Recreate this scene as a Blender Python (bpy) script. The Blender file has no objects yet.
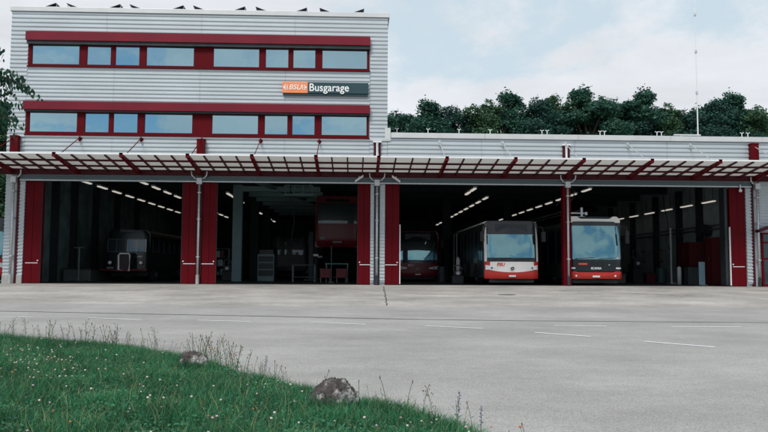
import bpy, math, random
import numpy as np
from mathutils import Vector, noise, Matrix

random.seed(7)
rng = np.random.default_rng(11)
scn = bpy.context.scene
col = scn.collection
PI = math.pi

# ------------------------------------------------------------------ materials
def nodes_of(name):
    m = bpy.data.materials.new(name); m.use_nodes = True
    nt = m.node_tree
    return m, nt, nt.nodes['Principled BSDF']

def mat(name, c, rough=.6, metal=0., var=.12, scale=6., bump=0., bscale=40., spec=.5, stretch=(1, 1, 1), island=0., emit=None, ior=None, dirt=None):
    m, nt, b = nodes_of(name)
    N, Lk = nt.nodes.new, nt.links.new
    tc = N('ShaderNodeTexCoord'); mp = N('ShaderNodeMapping'); mp.inputs['Scale'].default_value = stretch
    Lk(tc.outputs['Object'], mp.inputs[0])
    nz = N('ShaderNodeTexNoise'); nz.inputs['Scale'].default_value = scale; nz.inputs['Detail'].default_value = 5
    Lk(mp.outputs[0], nz.inputs['Vector'])
    rp = N('ShaderNodeValToRGB')
    rp.color_ramp.elements[0].position = .3; rp.color_ramp.elements[1].position = .7
    rp.color_ramp.elements[0].color = (*[max(0, x * (1 - var)) for x in c], 1)
    rp.color_ramp.elements[1].color = (*[min(1, x * (1 + var)) for x in c], 1)
    Lk(nz.outputs['Fac'], rp.inputs[0])
    out = rp.outputs[0]
    if dirt:
        n2 = N('ShaderNodeTexNoise'); n2.inputs['Scale'].default_value = dirt[1]; n2.inputs['Detail'].default_value = 8
        n2.inputs['Roughness'].default_value = .7
        Lk(tc.outputs['Object'], n2.inputs['Vector'])
        r2 = N('ShaderNodeValToRGB'); r2.color_ramp.elements[0].position = dirt[2]; r2.color_ramp.elements[1].position = dirt[2] + .15
        Lk(n2.outputs['Fac'], r2.inputs[0])
        mx = N('ShaderNodeMixRGB'); mx.inputs[2].default_value = (*dirt[0], 1)
        Lk(r2.outputs[0], mx.inputs[0]); Lk(out, mx.inputs[1]); out = mx.outputs[0]
    if island:
        g = N('ShaderNodeNewGeometry'); hs = N('ShaderNodeHueSaturation')
        mr = N('ShaderNodeMapRange'); mr.inputs['To Min'].default_value = 1 - island; mr.inputs['To Max'].default_value = 1 + island
        Lk(g.outputs['Random Per Island'], mr.inputs[0]); Lk(mr.outputs[0], hs.inputs['Value'])
        m2 = N('ShaderNodeMapRange'); m2.inputs['To Min'].default_value = .5 - .05 * island; m2.inputs['To Max'].default_value = .5 + .035 * island
        mm = N('ShaderNodeMath'); mm.operation = 'FRACT'; m3 = N('ShaderNodeMath'); m3.operation = 'MULTIPLY'; m3.inputs[1].default_value = 7.3
        Lk(g.outputs['Random Per Island'], m3.inputs[0]); Lk(m3.outputs[0], mm.inputs[0]); Lk(mm.outputs[0], m2.inputs[0])
        Lk(m2.outputs[0], hs.inputs['Hue'])
        Lk(out, hs.inputs['Color']); out = hs.outputs[0]
    Lk(out, b.inputs['Base Color'])
    b.inputs['Roughness'].default_value = rough; b.inputs['Metallic'].default_value = metal
    b.inputs['Specular IOR Level'].default_value = spec
    if ior: b.inputs['IOR'].default_value = ior
    if bump:
        nb = N('ShaderNodeTexNoise'); nb.inputs['Scale'].default_value = bscale; nb.inputs['Detail'].default_value = 6
        Lk(tc.outputs['Object'], nb.inputs['Vector'])
        bp = N('ShaderNodeBump'); bp.inputs['Strength'].default_value = bump; bp.inputs['Distance'].default_value = .02
        Lk(nb.outputs['Fac'], bp.inputs['Height']); Lk(bp.outputs[0], b.inputs['Normal'])
    if emit:
        b.inputs['Emission Color'].default_value = (*emit[0], 1); b.inputs['Emission Strength'].default_value = emit[1]
    return m

def asphalt(name, c, speck=.25, stains=.2, seams=0.):
    m, nt, b = nodes_of(name); N, Lk = nt.nodes.new, nt.links.new
    tc = N('ShaderNodeTexCoord')
    def noi(sc, det=4, st=None, ro=.5):
        n = N('ShaderNodeTexNoise'); n.inputs['Scale'].default_value = sc; n.inputs['Detail'].default_value = det; n.inputs['Roughness'].default_value = ro
        if st:
            mp = N('ShaderNodeMapping'); mp.inputs['Scale'].default_value = st
            Lk(tc.outputs['Object'], mp.inputs[0]); Lk(mp.outputs[0], n.inputs['Vector'])
        else: Lk(tc.outputs['Object'], n.inputs['Vector'])
        return n.outputs['Fac']
    def mul(a, lo, hi, p0=.35, p1=.65):
        r = N('ShaderNodeMapRange'); r.inputs['From Min'].default_value = p0; r.inputs['From Max'].default_value = p1
        r.inputs['To Min'].default_value = lo; r.inputs['To Max'].default_value = hi; Lk(a, r.inputs[0]); return r.outputs[0]
    def mm(a, bb, op='MULTIPLY'):
        x = N('ShaderNodeMath'); x.operation = op
        for k, s in enumerate((a, bb)):
            if isinstance(s, float): x.inputs[k].default_value = s
            else: Lk(s, x.inputs[k])
        return x.outputs[0]
    f = mul(noi(70, 3, ro=.8), 1 - speck, 1 + speck)
    f = mm(f, mul(noi(.35, 6, (1, 1, 1), .65), 1 - stains, 1 + stains * .7))
    f = mm(f, mul(noi(.8, 6, (.3, 1.0, 1), .7), 1 - stains * .6, 1 + stains * .4))
    f = mm(f, mul(noi(5, 6, None, .7), 1 - stains * .45, 1 + stains * .3))
    mx = N('ShaderNodeVectorMath'); mx.operation = 'SCALE'; mx.inputs[0].default_value = c; Lk(f, mx.inputs['Scale'])
    Lk(mx.outputs[0], b.inputs['Base Color']); b.inputs['Roughness'].default_value = .88; b.inputs['Specular IOR Level'].default_value = .3
    bp = N('ShaderNodeBump'); bp.inputs['Strength'].default_value = .5; bp.inputs['Distance'].default_value = .008
    Lk(noi(90, 3), bp.inputs['Height']); Lk(bp.outputs[0], b.inputs['Normal'])
    return m

def mirror_glass(name, tint, fac, base=(.01, .02, .025), rough=.015):
    m, nt, b = nodes_of(name); N, Lk = nt.nodes.new, nt.links.new
    b.inputs['Base Color'].default_value = (*base, 1); b.inputs['Roughness'].default_value = .3
    g = N('ShaderNodeBsdfGlossy'); g.inputs['Color'].default_value = (*tint, 1); g.inputs['Roughness'].default_value = rough
    lw = N('ShaderNodeLayerWeight'); lw.inputs['Blend'].default_value = .3
    mr = N('ShaderNodeMapRange'); mr.inputs['To Min'].default_value = fac; mr.inputs['To Max'].default_value = 1
    Lk(lw.outputs['Fresnel'], mr.inputs[0])
    tc = N('ShaderNodeTexCoord'); nz = N('ShaderNodeTexNoise'); nz.inputs['Scale'].default_value = .9
    Lk(tc.outputs['Object'], nz.inputs['Vector'])
    bp = N('ShaderNodeBump'); bp.inputs['Strength'].default_value = .12; bp.inputs['Distance'].default_value = .03
    Lk(nz.outputs['Fac'], bp.inputs['Height']); Lk(bp.outputs[0], g.inputs['Normal'])
    mx = N('ShaderNodeMixShader'); Lk(mr.outputs[0], mx.inputs[0]); Lk(b.outputs[0], mx.inputs[1]); Lk(g.outputs[0], mx.inputs[2])
    Lk(mx.outputs[0], nt.nodes['Material Output'].inputs[0])
    return m

def translucent(name, c, tr, fac):
    m, nt, b = nodes_of(name); N, Lk = nt.nodes.new, nt.links.new
    b.inputs['Base Color'].default_value = (*c, 1); b.inputs['Roughness'].default_value = .4
    t = N('ShaderNodeBsdfTranslucent'); t.inputs['Color'].default_value = (*tr, 1)
    mx = N('ShaderNodeMixShader'); mx.inputs[0].default_value = fac
    Lk(b.outputs[0], mx.inputs[1]); Lk(t.outputs[0], mx.inputs[2]); Lk(mx.outputs[0], nt.nodes['Material Output'].inputs[0])
    return m

M = dict(
    clad=mat('corrugated_steel', (.47, .515, .54), .42, .25, .07, .7, stretch=(.6, 1, 2.5), dirt=((.42, .45, .46), 1.3, .66)),
    coping=mat('coping_steel', (.58, .59, .59), .4, .2, .06, 1.5),
    red=mat('red_paint', (.095, .0015, .005), .55, 0, .10, 1.5, bump=.03, spec=.10, dirt=((.06, .004, .008), 2.2, .62)),
    redbright=mat('red_fascia', (.155, .006, .018), .5, 0, .12, .8, spec=.25),
    darkred=mat('dark_red_steel', (.06, .005, .010), .5, 0, .12, 2, spec=.25),
    lintel=mat('lintel_grey', (.105, .15, .165), .5, .2, .1, 2, stretch=(.3, 1, 1)),
    galvdim=mat('dull_steel', (.12, .13, .13), .6, .2),
    galv=mat('galvanised', (.55, .56, .57), .4, .6, .12, 8),
    white=mat('white_paint', (.72, .72, .73), .5, 0, .06, 4),
    black=mat('black_rubber', (.012, .013, .014), .7, 0, .2, 8),
    blackgloss=mat('black_gloss', (.010, .014, .017), .18, 0, .1, 3),
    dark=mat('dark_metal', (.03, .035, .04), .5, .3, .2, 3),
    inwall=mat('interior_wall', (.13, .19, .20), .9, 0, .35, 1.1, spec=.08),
    inwallr=mat('interior_wall_lamplit', (.36, .44, .46), .8, 0, .2, 1.2),  # right wall: paler copy of the wall, lamp light put into its colour
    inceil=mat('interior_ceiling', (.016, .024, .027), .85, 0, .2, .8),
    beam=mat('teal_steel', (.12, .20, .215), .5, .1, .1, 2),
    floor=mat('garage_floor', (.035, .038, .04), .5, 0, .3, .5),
    concrete=mat('concrete', (.34, .34, .33), .9, 0, .15, 6, bump=.2),
    lamp=mat('lamp_tube', (.8, .8, .75), .5, emit=((1, .93, .84), .36)),
    orange=mat('sign_orange', (.80, .25, .10), .5, 0, .04, 2),
    signteal=mat('sign_dark', (.010, .045, .055), .45, 0, .08, 2),
    letter=mat('letter_white', (.82, .84, .84), .5, 0, .03, 2),
    paint=mat('road_paint', (.62, .63, .64), .8, 0, .12, 9, dirt=((.34, .34, .34), 14, .60)),
    buswhite=mat('bus_white', (.86, .83, .79), .4, 0, .04, 2),
    busred=mat('bus_red', (.50, .030, .022), .32, 0, .06, 2),
    busredmaroon=mat('bus_maroon', (.17, .010, .018), .35, 0, .08, 2),
    busdark=mat('bus_dark_green', (.006, .011, .011), .3, 0, .1, 2),
    busgrey=mat('bus_grey', (.10, .115, .115), .4, 0, .1, 2),
    lens=mat('lens', (.78, .79, .80), .3, .0, .1, 30),
    chrome=mat('chrome', (.8, .8, .8), .4, .8, .05, 5),
    wind=mirror_glass('bus_windscreen', (.42, .80, .86), .30),
    sideglass=mirror_glass('bus_side_glass', (.4, .5, .55), .10),
    dimglass=mirror_glass('dim_glass', (.5, .6, .65), .04),
    pane=mirror_glass('window_glass', (.52, .80, .90), .52),
    canopyglass=translucent('canopy_panel', (.50, .51, .50), (.70, .70, .68), .66),
    logo=mat('logo_red', (.65, .10, .06), .5),
    blue=mat('pale_blue', (.22, .36, .42), .6),
    green=mat('green_top', (.03, .22, .17), .6),
    busside=mat('bus_side_shaded', (.035, .038, .04), .4),  # shade on the bus sides put into the body colour
    crate=mat('crate_red', (.13, .012, .018), .6),
    solar=mat('solar_dark', (.012, .018, .03), .25, .2),
    rock=mat('rock', (.05, .043, .042), .92, 0, .75, 16, bump=1, bscale=30, stretch=(1.6, 1.6, .7), dirt=((.55, .54, .53), 6.5, .51)),
    bark=mat('bark', (.07, .05, .04), .9, 0, .3, 8, bump=.5, bscale=12),
    soil=mat('mound_soil', (.03, .08, .04), .95, 0, .4, 9, bump=.4),
    field=mat('field', (.04, .075, .03), .95, 0, .3, .2),
)
def leafmat(name, c, isl=.45, tr=.25):
    m = mat(name, c, .6, 0, .32, 2.2, island=isl, spec=.25)
    nt = m.node_tree; b = nt.nodes['Principled BSDF']
    t = nt.nodes.new('ShaderNodeBsdfTranslucent'); src = b.inputs['Base Color'].links[0].from_socket
    nt.links.new(src, t.inputs[0])
    mx = nt.nodes.new('ShaderNodeMixShader'); mx.inputs[0].default_value = tr
    nt.links.new(b.outputs[0], mx.inputs[1]); nt.links.new(t.outputs[0], mx.inputs[2])
    nt.links.new(mx.outputs[0], nt.nodes['Material Output'].inputs[0])
    return m
M['leafA'] = leafmat('foliage_a', (.036, .110, .078))
M['leafB'] = leafmat('foliage_b', (.062, .135, .070))
M['leafC'] = leafmat('foliage_c', (.030, .088, .072))
M['leafN'] = leafmat('foliage_near', (.020, .075, .045))
M['grass'] = leafmat('grass_blades', (.036, .165, .080), .62, .3)
M['clover'] = leafmat('clover_leaves', (.045, .165, .088), .4, .25)
M['fwhite'] = mat('clover_white', (.55, .50, .48), .8, 0, .15, 60)
M['fpink'] = mat('clover_pink', (.46, .32, .35), .8, 0, .2, 60)
M['forange'] = mat('flower_orange', (.55, .17, .05), .8)
M['fblue'] = mat('flower_blue', (.26, .26, .38), .8)
M['stem'] = mat('stem', (.13, .16, .09), .8)
M['seed'] = mat('seedhead', (.17, .11, .09), .9)

# ------------------------------------------------------------------ mesh helpers
class MB:
    def __init__(s): s.v = []; s.f = []
    def add(s, vs, fs):
        o = len(s.v); s.v += [tuple(v) for v in vs]; s.f += [tuple(i + o for i in f) for f in fs]; return s
    def box(s, x0, x1, y0, y1, z0, z1):
        return s.add([(x0, y0, z0), (x1, y0, z0), (x1, y1, z0), (x0, y1, z0), (x0, y0, z1), (x1, y0, z1), (x1, y1, z1), (x0, y1, z1)],
                     [(0, 3, 2, 1), (4, 5, 6, 7), (0, 1, 5, 4), (1, 2, 6, 5), (2, 3, 7, 6), (3, 0, 4, 7)])
    def hexa(s, b, t):   # 4 bottom, 4 top points (ccw)
        return s.add(list(b) + list(t), [(0, 3, 2, 1), (4, 5, 6, 7), (0, 1, 5, 4), (1, 2, 6, 5), (2, 3, 7, 6), (3, 0, 4, 7)])
    def tube(s, pts, r, n=8, r2=None, cap=True):
        pts = [Vector(p) for p in pts]; k = len(pts); rings = []
        for i, p in enumerate(pts):
            d = (pts[min(i + 1, k - 1)] - pts[max(i - 1, 0)]).normalized()
            a = d.cross(Vector((0, 0, 1)))
            if a.length < .05: a = d.cross(Vector((0, 1, 0)))
            a.normalize(); b = d.cross(a)
            rr = r if r2 is None else r + (r2 - r) * i / (k - 1)
            if isinstance(r, (list, tuple)): rr = r[i]
            rings.append([p + a * math.cos(2 * PI * j / n) * rr + b * math.sin(2 * PI * j / n) * rr for j in range(n)])
        fs = []
        for i in range(k - 1):
            for j in range(n):
                fs.append((i * n + j, i * n + (j + 1) % n, (i + 1) * n + (j + 1) % n, (i + 1) * n + j))
        if cap: fs += [tuple(range(n))[::-1], tuple(range((k - 1) * n, k * n))]
        return s.add([v for rg in rings for v in rg], fs)
    def prism(s, poly, axis, a0, a1):   # poly in the other two axes
        n = len(poly)
        def P(u, v, a): return {'x': (a, u, v), 'y': (u, a, v), 'z': (u, v, a)}[axis]
        vs = [P(u, v, a0) for u, v in poly] + [P(u, v, a1) for u, v in poly]
        fs = [tuple(range(n)), tuple(range(n, 2 * n))[::-1]] + [(i, i + n, (i + 1) % n + n, (i + 1) % n) for i in range(n)]
        return s.add(vs, fs)
    def grid(s, fn, nu, nv):
        vs = [fn(i / nu, j / nv) for j in range(nv + 1) for i in range(nu + 1)]
        fs = [(j * (nu + 1) + i, j * (nu + 1) + i + 1, (j + 1) * (nu + 1) + i + 1, (j + 1) * (nu + 1) + i) for j in range(nv) for i in range(nu)]
        return s.add(vs, fs)
    def ball(s, c, r, nu=8, nv=5, sz=(1, 1, 1)):
        vs = []; fs = []
        for j in range(1, nv):
            th = PI * j / nv
            for i in range(nu):
                ph = 2 * PI * i / nu
                vs.append((c[0] + r * sz[0] * math.sin(th) * math.cos(ph), c[1] + r * sz[1] * math.sin(th) * math.sin(ph), c[2] + r * sz[2] * math.cos(th)))
        vs += [(c[0], c[1], c[2] + r * sz[2]), (c[0], c[1], c[2] - r * sz[2])]; T = len(vs) - 2
        for j in range(nv - 2):
            for i in range(nu):
                fs.append((j * nu + i, j * nu + (i + 1) % nu, (j + 1) * nu + (i + 1) % nu, (j + 1) * nu + i)[::-1])
        for i in range(nu):
            fs.append((T, i, (i + 1) % nu)); fs.append((T + 1, (nv - 2) * nu + (i + 1) % nu, (nv - 2) * nu + i))
        return s.add(vs, fs)

def tag(o, label=None, cat=None, group=None, kind=None):
    if label: o['label'] = label
    if cat: o['category'] = cat
    if group: o['group'] = group
    if kind: o['kind'] = kind
    return o
def link(o, parent=None):
    col.objects.link(o)
    if parent is not None: o.parent = parent
    return o
def obj(name, mb, m, parent=None, smooth=False, bevel=0, fix=True, **kw):
    me = bpy.data.meshes.new(name); me.from_pydata(mb.v, [], mb.f); me.update()
    if fix:
        import bmesh
        bm = bmesh.new(); bm.from_mesh(me); bmesh.ops.recalc_face_normals(bm, faces=bm.faces); bm.to_mesh(me); bm.free()
    me.materials.append(M[m] if isinstance(m, str) else m)
    if smooth: me.shade_smooth()
    o = bpy.data.objects.new(name, me); link(o, parent)
    if bevel:
        b = o.modifiers.new('bevel', 'BEVEL'); b.width = bevel; b.segments = 2; b.limit_method = 'ANGLE'
    return tag(o, **kw)
def empty(name, loc, rz=0, **kw):
    o = bpy.data.objects.new(name, None); o.location = loc; o.rotation_euler = (0, 0, rz); o.empty_display_size = .2
    link(o); return tag(o, **kw)
def copy_tree(o, parent=None):
    c = o.copy(); col.objects.link(c)
    if parent is not None: c.parent = parent
    for ch in list(o.children): copy_tree(ch, c)
    return c
def place(root, loc, rz=0, s=None, label=None):
    root.location = loc; root.rotation_euler = (0, 0, rz)
    if s: root.scale = (s, s, s) if not isinstance(s, tuple) else s
    if label: root['label'] = label
    return root
def struct(name, mb, m, **kw):
    return obj(name, mb, m, kind='structure', **kw)
def np_mesh(name, V, F, m, parent=None):
    me = bpy.data.meshes.new(name); n = F.shape[1]
    me.vertices.add(len(V)); me.vertices.foreach_set('co', V.astype(np.float32).ravel())
    me.loops.add(F.size); me.loops.foreach_set('vertex_index', F.astype(np.int32).ravel())
    me.polygons.add(len(F)); me.polygons.foreach_set('loop_start', np.arange(0, F.size, n, dtype=np.int32))
    me.polygons.foreach_set('loop_total', np.full(len(F), n, dtype=np.int32))
    me.update(calc_edges=True); me.validate(); me.materials.append(M[m])
    o = bpy.data.objects.new(name, me); return link(o, parent)
def text(name, body, size, m, parent, loc, shear=0, bold=.0, width=None, sy=1.):
    c = bpy.data.curves.new(name, 'FONT'); c.body = body; c.size = size; c.extrude = .006; c.align_x = 'CENTER'; c.align_y = 'CENTER'
    c.shear = shear; c.offset = bold; c.space_character = 1.02
    o = bpy.data.objects.new(name, c); col.objects.link(o)
    bpy.context.view_layer.update()
    me = bpy.data.meshes.new_from_object(o.evaluated_get(bpy.context.evaluated_depsgraph_get()))
    bpy.data.objects.remove(o); me.materials.clear(); me.materials.append(M[m])
    xs = [v.co.x for v in me.vertices]; w = max(xs) - min(xs)
    s = width / w if width else 1
    for v in me.vertices: v.co = Vector((v.co.x * s, -v.co.z, v.co.y * s * sy))
    t = bpy.data.objects.new(name, me); t.location = loc
    return link(t, parent)

# ------------------------------------------------------------------ ground, road
SL = .0305
def gz(y): return -.5 if y < -16.4 else (0. if y > 0 else SL * y)
def sheet(name, pts_fn, m, off, nx, ny):
    mb = MB(); mb.grid(lambda u, v: (lambda p: (p[0], p[1], gz(p[1]) + off))(pts_fn(u, v)), nx, ny); return struct(name, mb, m)
g = MB(); ys = [-900, -16.4, 0, 900]; zs = [-.52, -.52, -.02, -.02]
for i in range(3):
    g.add([(-900, ys[i], zs[i]), (900, ys[i], zs[i]), (900, ys[i + 1], zs[i + 1]), (-900, ys[i + 1], zs[i + 1])], [(0, 1, 2, 3)])
struct('ground', g, 'field')
M['apron'] = asphalt('apron_asphalt', (.345, .328, .305), .25, .26)
M['pave'] = asphalt('pavement_asphalt', (.300, .294, .286), .18, .15)
M['road'] = asphalt('road_asphalt', (.298, .295, .284), .36, .14)
M['gutter'] = mat('gutter_dark', (.06, .065, .068), .9, 0, .4, 5)
def lerp(a, b, t): return a + (b - a) * t
KX = [-80, -20, -9.12, -5.75, -2.56, .5, 3.42, 6.67, 9.59, 25, 80]; KY = [-3.2, -12.6, -14.26, -14.9, -15.42, -16.03, -16.45, -16.67, -16.9, -17.6, -20]
KY = [max(y, -15.2 if x < -20 else y) for x, y in zip(KX, KY)]; KY[0] = -12.9; KY[1] = -12.9
def ky(x): return float(np.interp(x, KX, KY))
def fy_(x): return float(np.interp(x, [-80, -10.4, -3, 4, 12, 80], [-10.9, -11.44, -12.2, -12.3, -12.34, -12.6]))
def strip(name, f0, f1, m, off, x0=-70, x1=70, n=70, rows=10, parent=None):
    mb = MB(); mb.grid(lambda u, v: (lambda x: (x, lerp(f0(x), f1(x), v), gz(lerp(f0(x), f1(x), v)) + off))(lerp(x0, x1, u)), n, rows); return struct(name, mb, m)
strip('apron', lambda x: fy_(x) + .0, lambda x: -.02, 'apron', .004)
strip('pavement', lambda x: ky(x) + .08, lambda x: fy_(x) - .035, 'pave', .008)
strip('gutter', lambda x: ky(x) - .01, lambda x: ky(x) + .075, 'gutter', .006, rows=1)
strip('pavement_seam', lambda x: fy_(x) - .03, lambda x: fy_(x) - .004, 'gutter', .002, rows=1)
def roadfar(x): return ky(x) - .015
rb = MB(); rb.grid(lambda u, v: (lambda x: (x, lerp(-60, roadfar(x), v ** .6), gz(lerp(-60, roadfar(x), v ** .6)) + .004))(lerp(-70, 70, u)), 70, 40)
struct('road', rb, 'road')
# markings
def mark(pts, w, name='lane_marking'):
    mb = MB()
    for (x0, y0), (x1, y1) in zip(pts[:-1], pts[1:]):
        n = Vector((-(y1 - y0), x1 - x0)).normalized() * w / 2
        mb.add([(x0 - n.x, y0 - n.y, gz(y0) + .009), (x1 - n.x, y1 - n.y, gz(y1) + .009), (x1 + n.x, y1 + n.y, gz(y1) + .009), (x0 + n.x, y0 + n.y, gz(y0) + .009)], [(0, 1, 2, 3)])
    return struct(name, mb, 'paint')
for a, b in [((-12.5, -15.0), (-10.2, -15.45)), ((-8.9, -15.75), (-7.6, -15.9)), ((-6.28, -15.99), (-4.92, -16.4)), ((-3.59, -16.55), (-2.34, -16.95)), ((-1.0, -17.05), (.25, -17.75)), ((1.5, -18.1), (2.62, -18.8)), ((3.44, -19.75), (4.25, -20.6)), ((4.87, -21.5), (5.62, -22.45)), ((6.3, -23.4), (7.0, -24.5))]:
    mark([a, b], .11)
for a, b in [((4.3, -17.95), (5.4, -18.1)), ((6.77, -18.15), (8.3, -18.17)), ((9.8, -18.2), (11.4, -18.3))]:
    mark([a, b], .12)
crack = MB(); random.seed(3)
cp = [(1.27 - .32 * t + random.uniform(-.03, .03), -1.4 - 10.6 * t) for t in [i / 24 for i in range(25)]]
for (x0, y0), (x1, y1) in zip(cp[:-1], cp[1:]):
    crack.add([(x0 - .018, y0, gz(y0) + .008), (x1 - .018, y1, gz(y1) + .008), (x1 + .02, y1, gz(y1) + .008), (x0 + .02, y0, gz(y0) + .008)], [(0, 1, 2, 3)])
struct('asphalt_crack', crack, 'gutter')
M['tyre'] = mat('tyre_stain', (.22, .21, .20), .9, 0, .35, 7)
def tyre(pts, w):
    mb = MB(); P = []
    for i in range(41):
        t = i / 40 * (len(pts) - 1); k = min(int(t), len(pts) - 2); f = t - k; f = f * f * (3 - 2 * f); P.append((lerp(pts[k][0], pts[k + 1][0], f), lerp(pts[k][1], pts[k + 1][1], t - k)))
    for (x0, y0), (x1, y1) in zip(P[:-1], P[1:]):
        if random.random() < .25: continue
        ww = w * random.uniform(.4, 1)
        mb.add([(x0, y0 - ww, gz(y0 - ww) + .010), (x1, y1 - ww, gz(y1 - ww) + .010), (x1, y1, gz(y1) + .010), (x0, y0, gz(y0) + .010)], [(0, 1, 2, 3)])
    struct('tyre_stain', mb, 'tyre')
tyre([(8.2, -4.0), (11.5, -6.2), (19, -7.5)], .10); tyre([(9.6, -4.4), (13.5, -7.6), (22, -8.6)], .07)
dc = MB(); dc.tube([(5.6, -6.6, gz(-6.6) + .004), (5.6, -6.6, gz(-6.6) + .010)], .32, 24); struct('manhole_cover', dc, 'gutter')

# grass mound
EX = [-40, -14, -9, -5.73, -4.75, -3.59, -2.8, -2.0, -1.31, -.79, -.44, -.03, .41, .68, .88, 1.25, 1.6, 1.8]
EY = [-16.5, -19.2, -20.4, -21.6, -22.1, -22.85, -23.6, -24.4, -25.55, -26.35, -26.85, -27.45, -27.85, -28.35, -28.8, -30, -33, -37]
def ey(x): return np.interp(x, EX, EY)
def mz(x, y):
    s = (ey(x) - y) * .7
    sm = lambda t: np.clip(t, 0, 1) ** 2 * (3 - 2 * np.clip(t, 0, 1))
    return -.5 + .10 * sm(s / .45) + .13 * sm(s / 4) + .02 * np.sin(x * 2.1 + y) * sm(s)
mb = MB()
def mfn(u, v):
    x = lerp(-20, 1.8, u); y = lerp(float(ey(x)) + .02, -37.2, v ** 1.6); return (x, y, float(mz(x, y)) if v > 0 else -.52)
mb.grid(mfn, 120, 70); struct('grass_verge', mb, 'soil', smooth=True)

def scatter(n, xr=(-7, 1.5), yr=(-33, -20.5), near=0.35):
    x = rng.uniform(*xr, n * 3); y = rng.uniform(*yr, n * 3)
    d = y + 34; ok = (y < ey(x) - near * 0) & (d > 3.8) & (x > -.62 * d - .6) & (x < .62 * d + .4)
    dens = np.clip(7. / d, .35, 1.2); ok &= rng.uniform(0, 1.2, n * 3) < dens
    return x[ok][:n], y[ok][:n]
def blades(n, h0, h1, w, lean):
    x, y = scatter(n); n = len(x); z = mz(x, y)
    clump = np.array([noise.noise(Vector((a * 2.2, b * 2.2, 0))) for a, b in zip(x, y)])
    h = rng.uniform(h0, h1, n) * (1 + .75 * clump); a = rng.uniform(0, 2 * PI, n); L = rng.uniform(.1, lean, n) * h
    da = rng.uniform(0, 2 * PI, n); dx, dy = np.cos(da) * L, np.sin(da) * L; wx, wy = np.cos(a) * w / 2, np.sin(a) * w / 2
    V = np.stack([np.stack([x - wx, y - wy, z - .01], 1), np.stack([x + wx, y + wy, z - .01], 1),
                  np.stack([x + dx * .35 + wx * .8, y + dy * .35 + wy * .8, z + h * .6], 1), np.stack([x + dx * .35 - wx * .8, y + dy * .35 - wy * .8, z + h * .6], 1),
                  np.stack([x + dx + wx * .12, y + dy, z + h], 1), np.stack([x + dx - wx * .12, y + dy, z + h], 1)], 1).reshape(-1, 3)
    b = np.arange(n)[:, None] * 6
    F = np.concatenate([b + [0, 1, 2, 3], b + [3, 2, 4, 5]])
    return V, F
V1, F1 = blades(150000, .035, .105, .0045, .9)
gr = np_mesh('grass', V1, F1, 'grass'); tag(gr, 'short uneven green grass covering the verge', 'grass', kind='stuff')
V2, F2 = blades(9000, .05, .15, .004, 1.3)
M['drygrass'] = leafmat('dry_blades', (.20, .22, .11), .4, .3)
tag(np_mesh('dry_grass', V2, F2, 'drygrass'), 'scattered pale dry grass blades on the verge', 'grass', kind='stuff')
V3, F3 = blades(9000, .06, .12, .0055, 1.2)
M['lushgrass'] = leafmat('lush_blades', (.055, .20, .075), .4, .3)
tag(np_mesh('lush_grass', V3, F3, 'lushgrass'), 'taller brighter green blades standing in the verge', 'grass', kind='stuff')
x, y = scatter(60000); n = len(x); z = mz(x, y) + rng.uniform(.015, .06, n)
r = rng.uniform(.007, .013, n); a = rng.uniform(0, 2 * PI, n); tl = rng.uniform(-.6, .6, (n, 2))
V = []
for k in range(4):
    cx_, sy_ = np.cos(a + k * PI / 2) * r, np.sin(a + k * PI / 2) * r
    V.append(np.stack([x + cx_, y + sy_, z + cx_ * tl[:, 0] + sy_ * tl[:, 1]], 1))
V = np.stack(V, 1).reshape(-1, 3); F = np.arange(n)[:, None] * 4 + [0, 1, 2, 3]
tag(np_mesh('clover_leaves', V, F, 'clover'), 'low clover leaves mixed into the grass', 'ground cover', kind='stuff')

# clover flowers and tall weeds
def flower(name, m, r, h):
    mb = MB(); mb.ball((0, 0, h), r, 7, 5, (1, 1, .85)); st = MB(); st.tube([(0, 0, 0), (.004, 0, h)], .0016, 4)
    return mb, st
protos = {}
def clover(kind, m, r, label, group):
    root = empty(kind, (0, 0, 0)); tag(root, label, 'flower', group)
    b, s_ = flower(kind, m, r, .105); obj('flower_head', b, m, root, True); obj('stem', s_, 'stem', root); return root
PW = clover('clover_flower', 'fwhite', .0105, 'small round pale clover head standing in the grass', 'pale clover heads in the grass')
PP = clover('clover_flower', 'fpink', .011, 'small round pinkish clover head standing in the grass', 'pink clover heads in the grass')
PO = clover('orange_flower', 'forange', .009, 'small orange hawkweed flower standing in the grass', 'orange flowers in the grass')
for P, n in ((PW, 250), (PP, 170), (PO, 55)):
    x, y = scatter(n, near=.1)
    for i in range(len(x)):
        c = P if i == 0 else copy_tree(P)
        s = random.uniform(.5, 1.0)
        if i % 3 == 0:  # clusters towards the left
            d_ = random.uniform(6.5, 10); x[i] = -.5 * d_ + random.uniform(-.3, 1.4); y[i] = -34 + d_
            if y[i] > ey(x[i]): y[i] = ey(x[i]) - .3
        place(c, (x[i], y[i], float(mz(x[i], y[i]))), random.uniform(0, 6), s)
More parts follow.
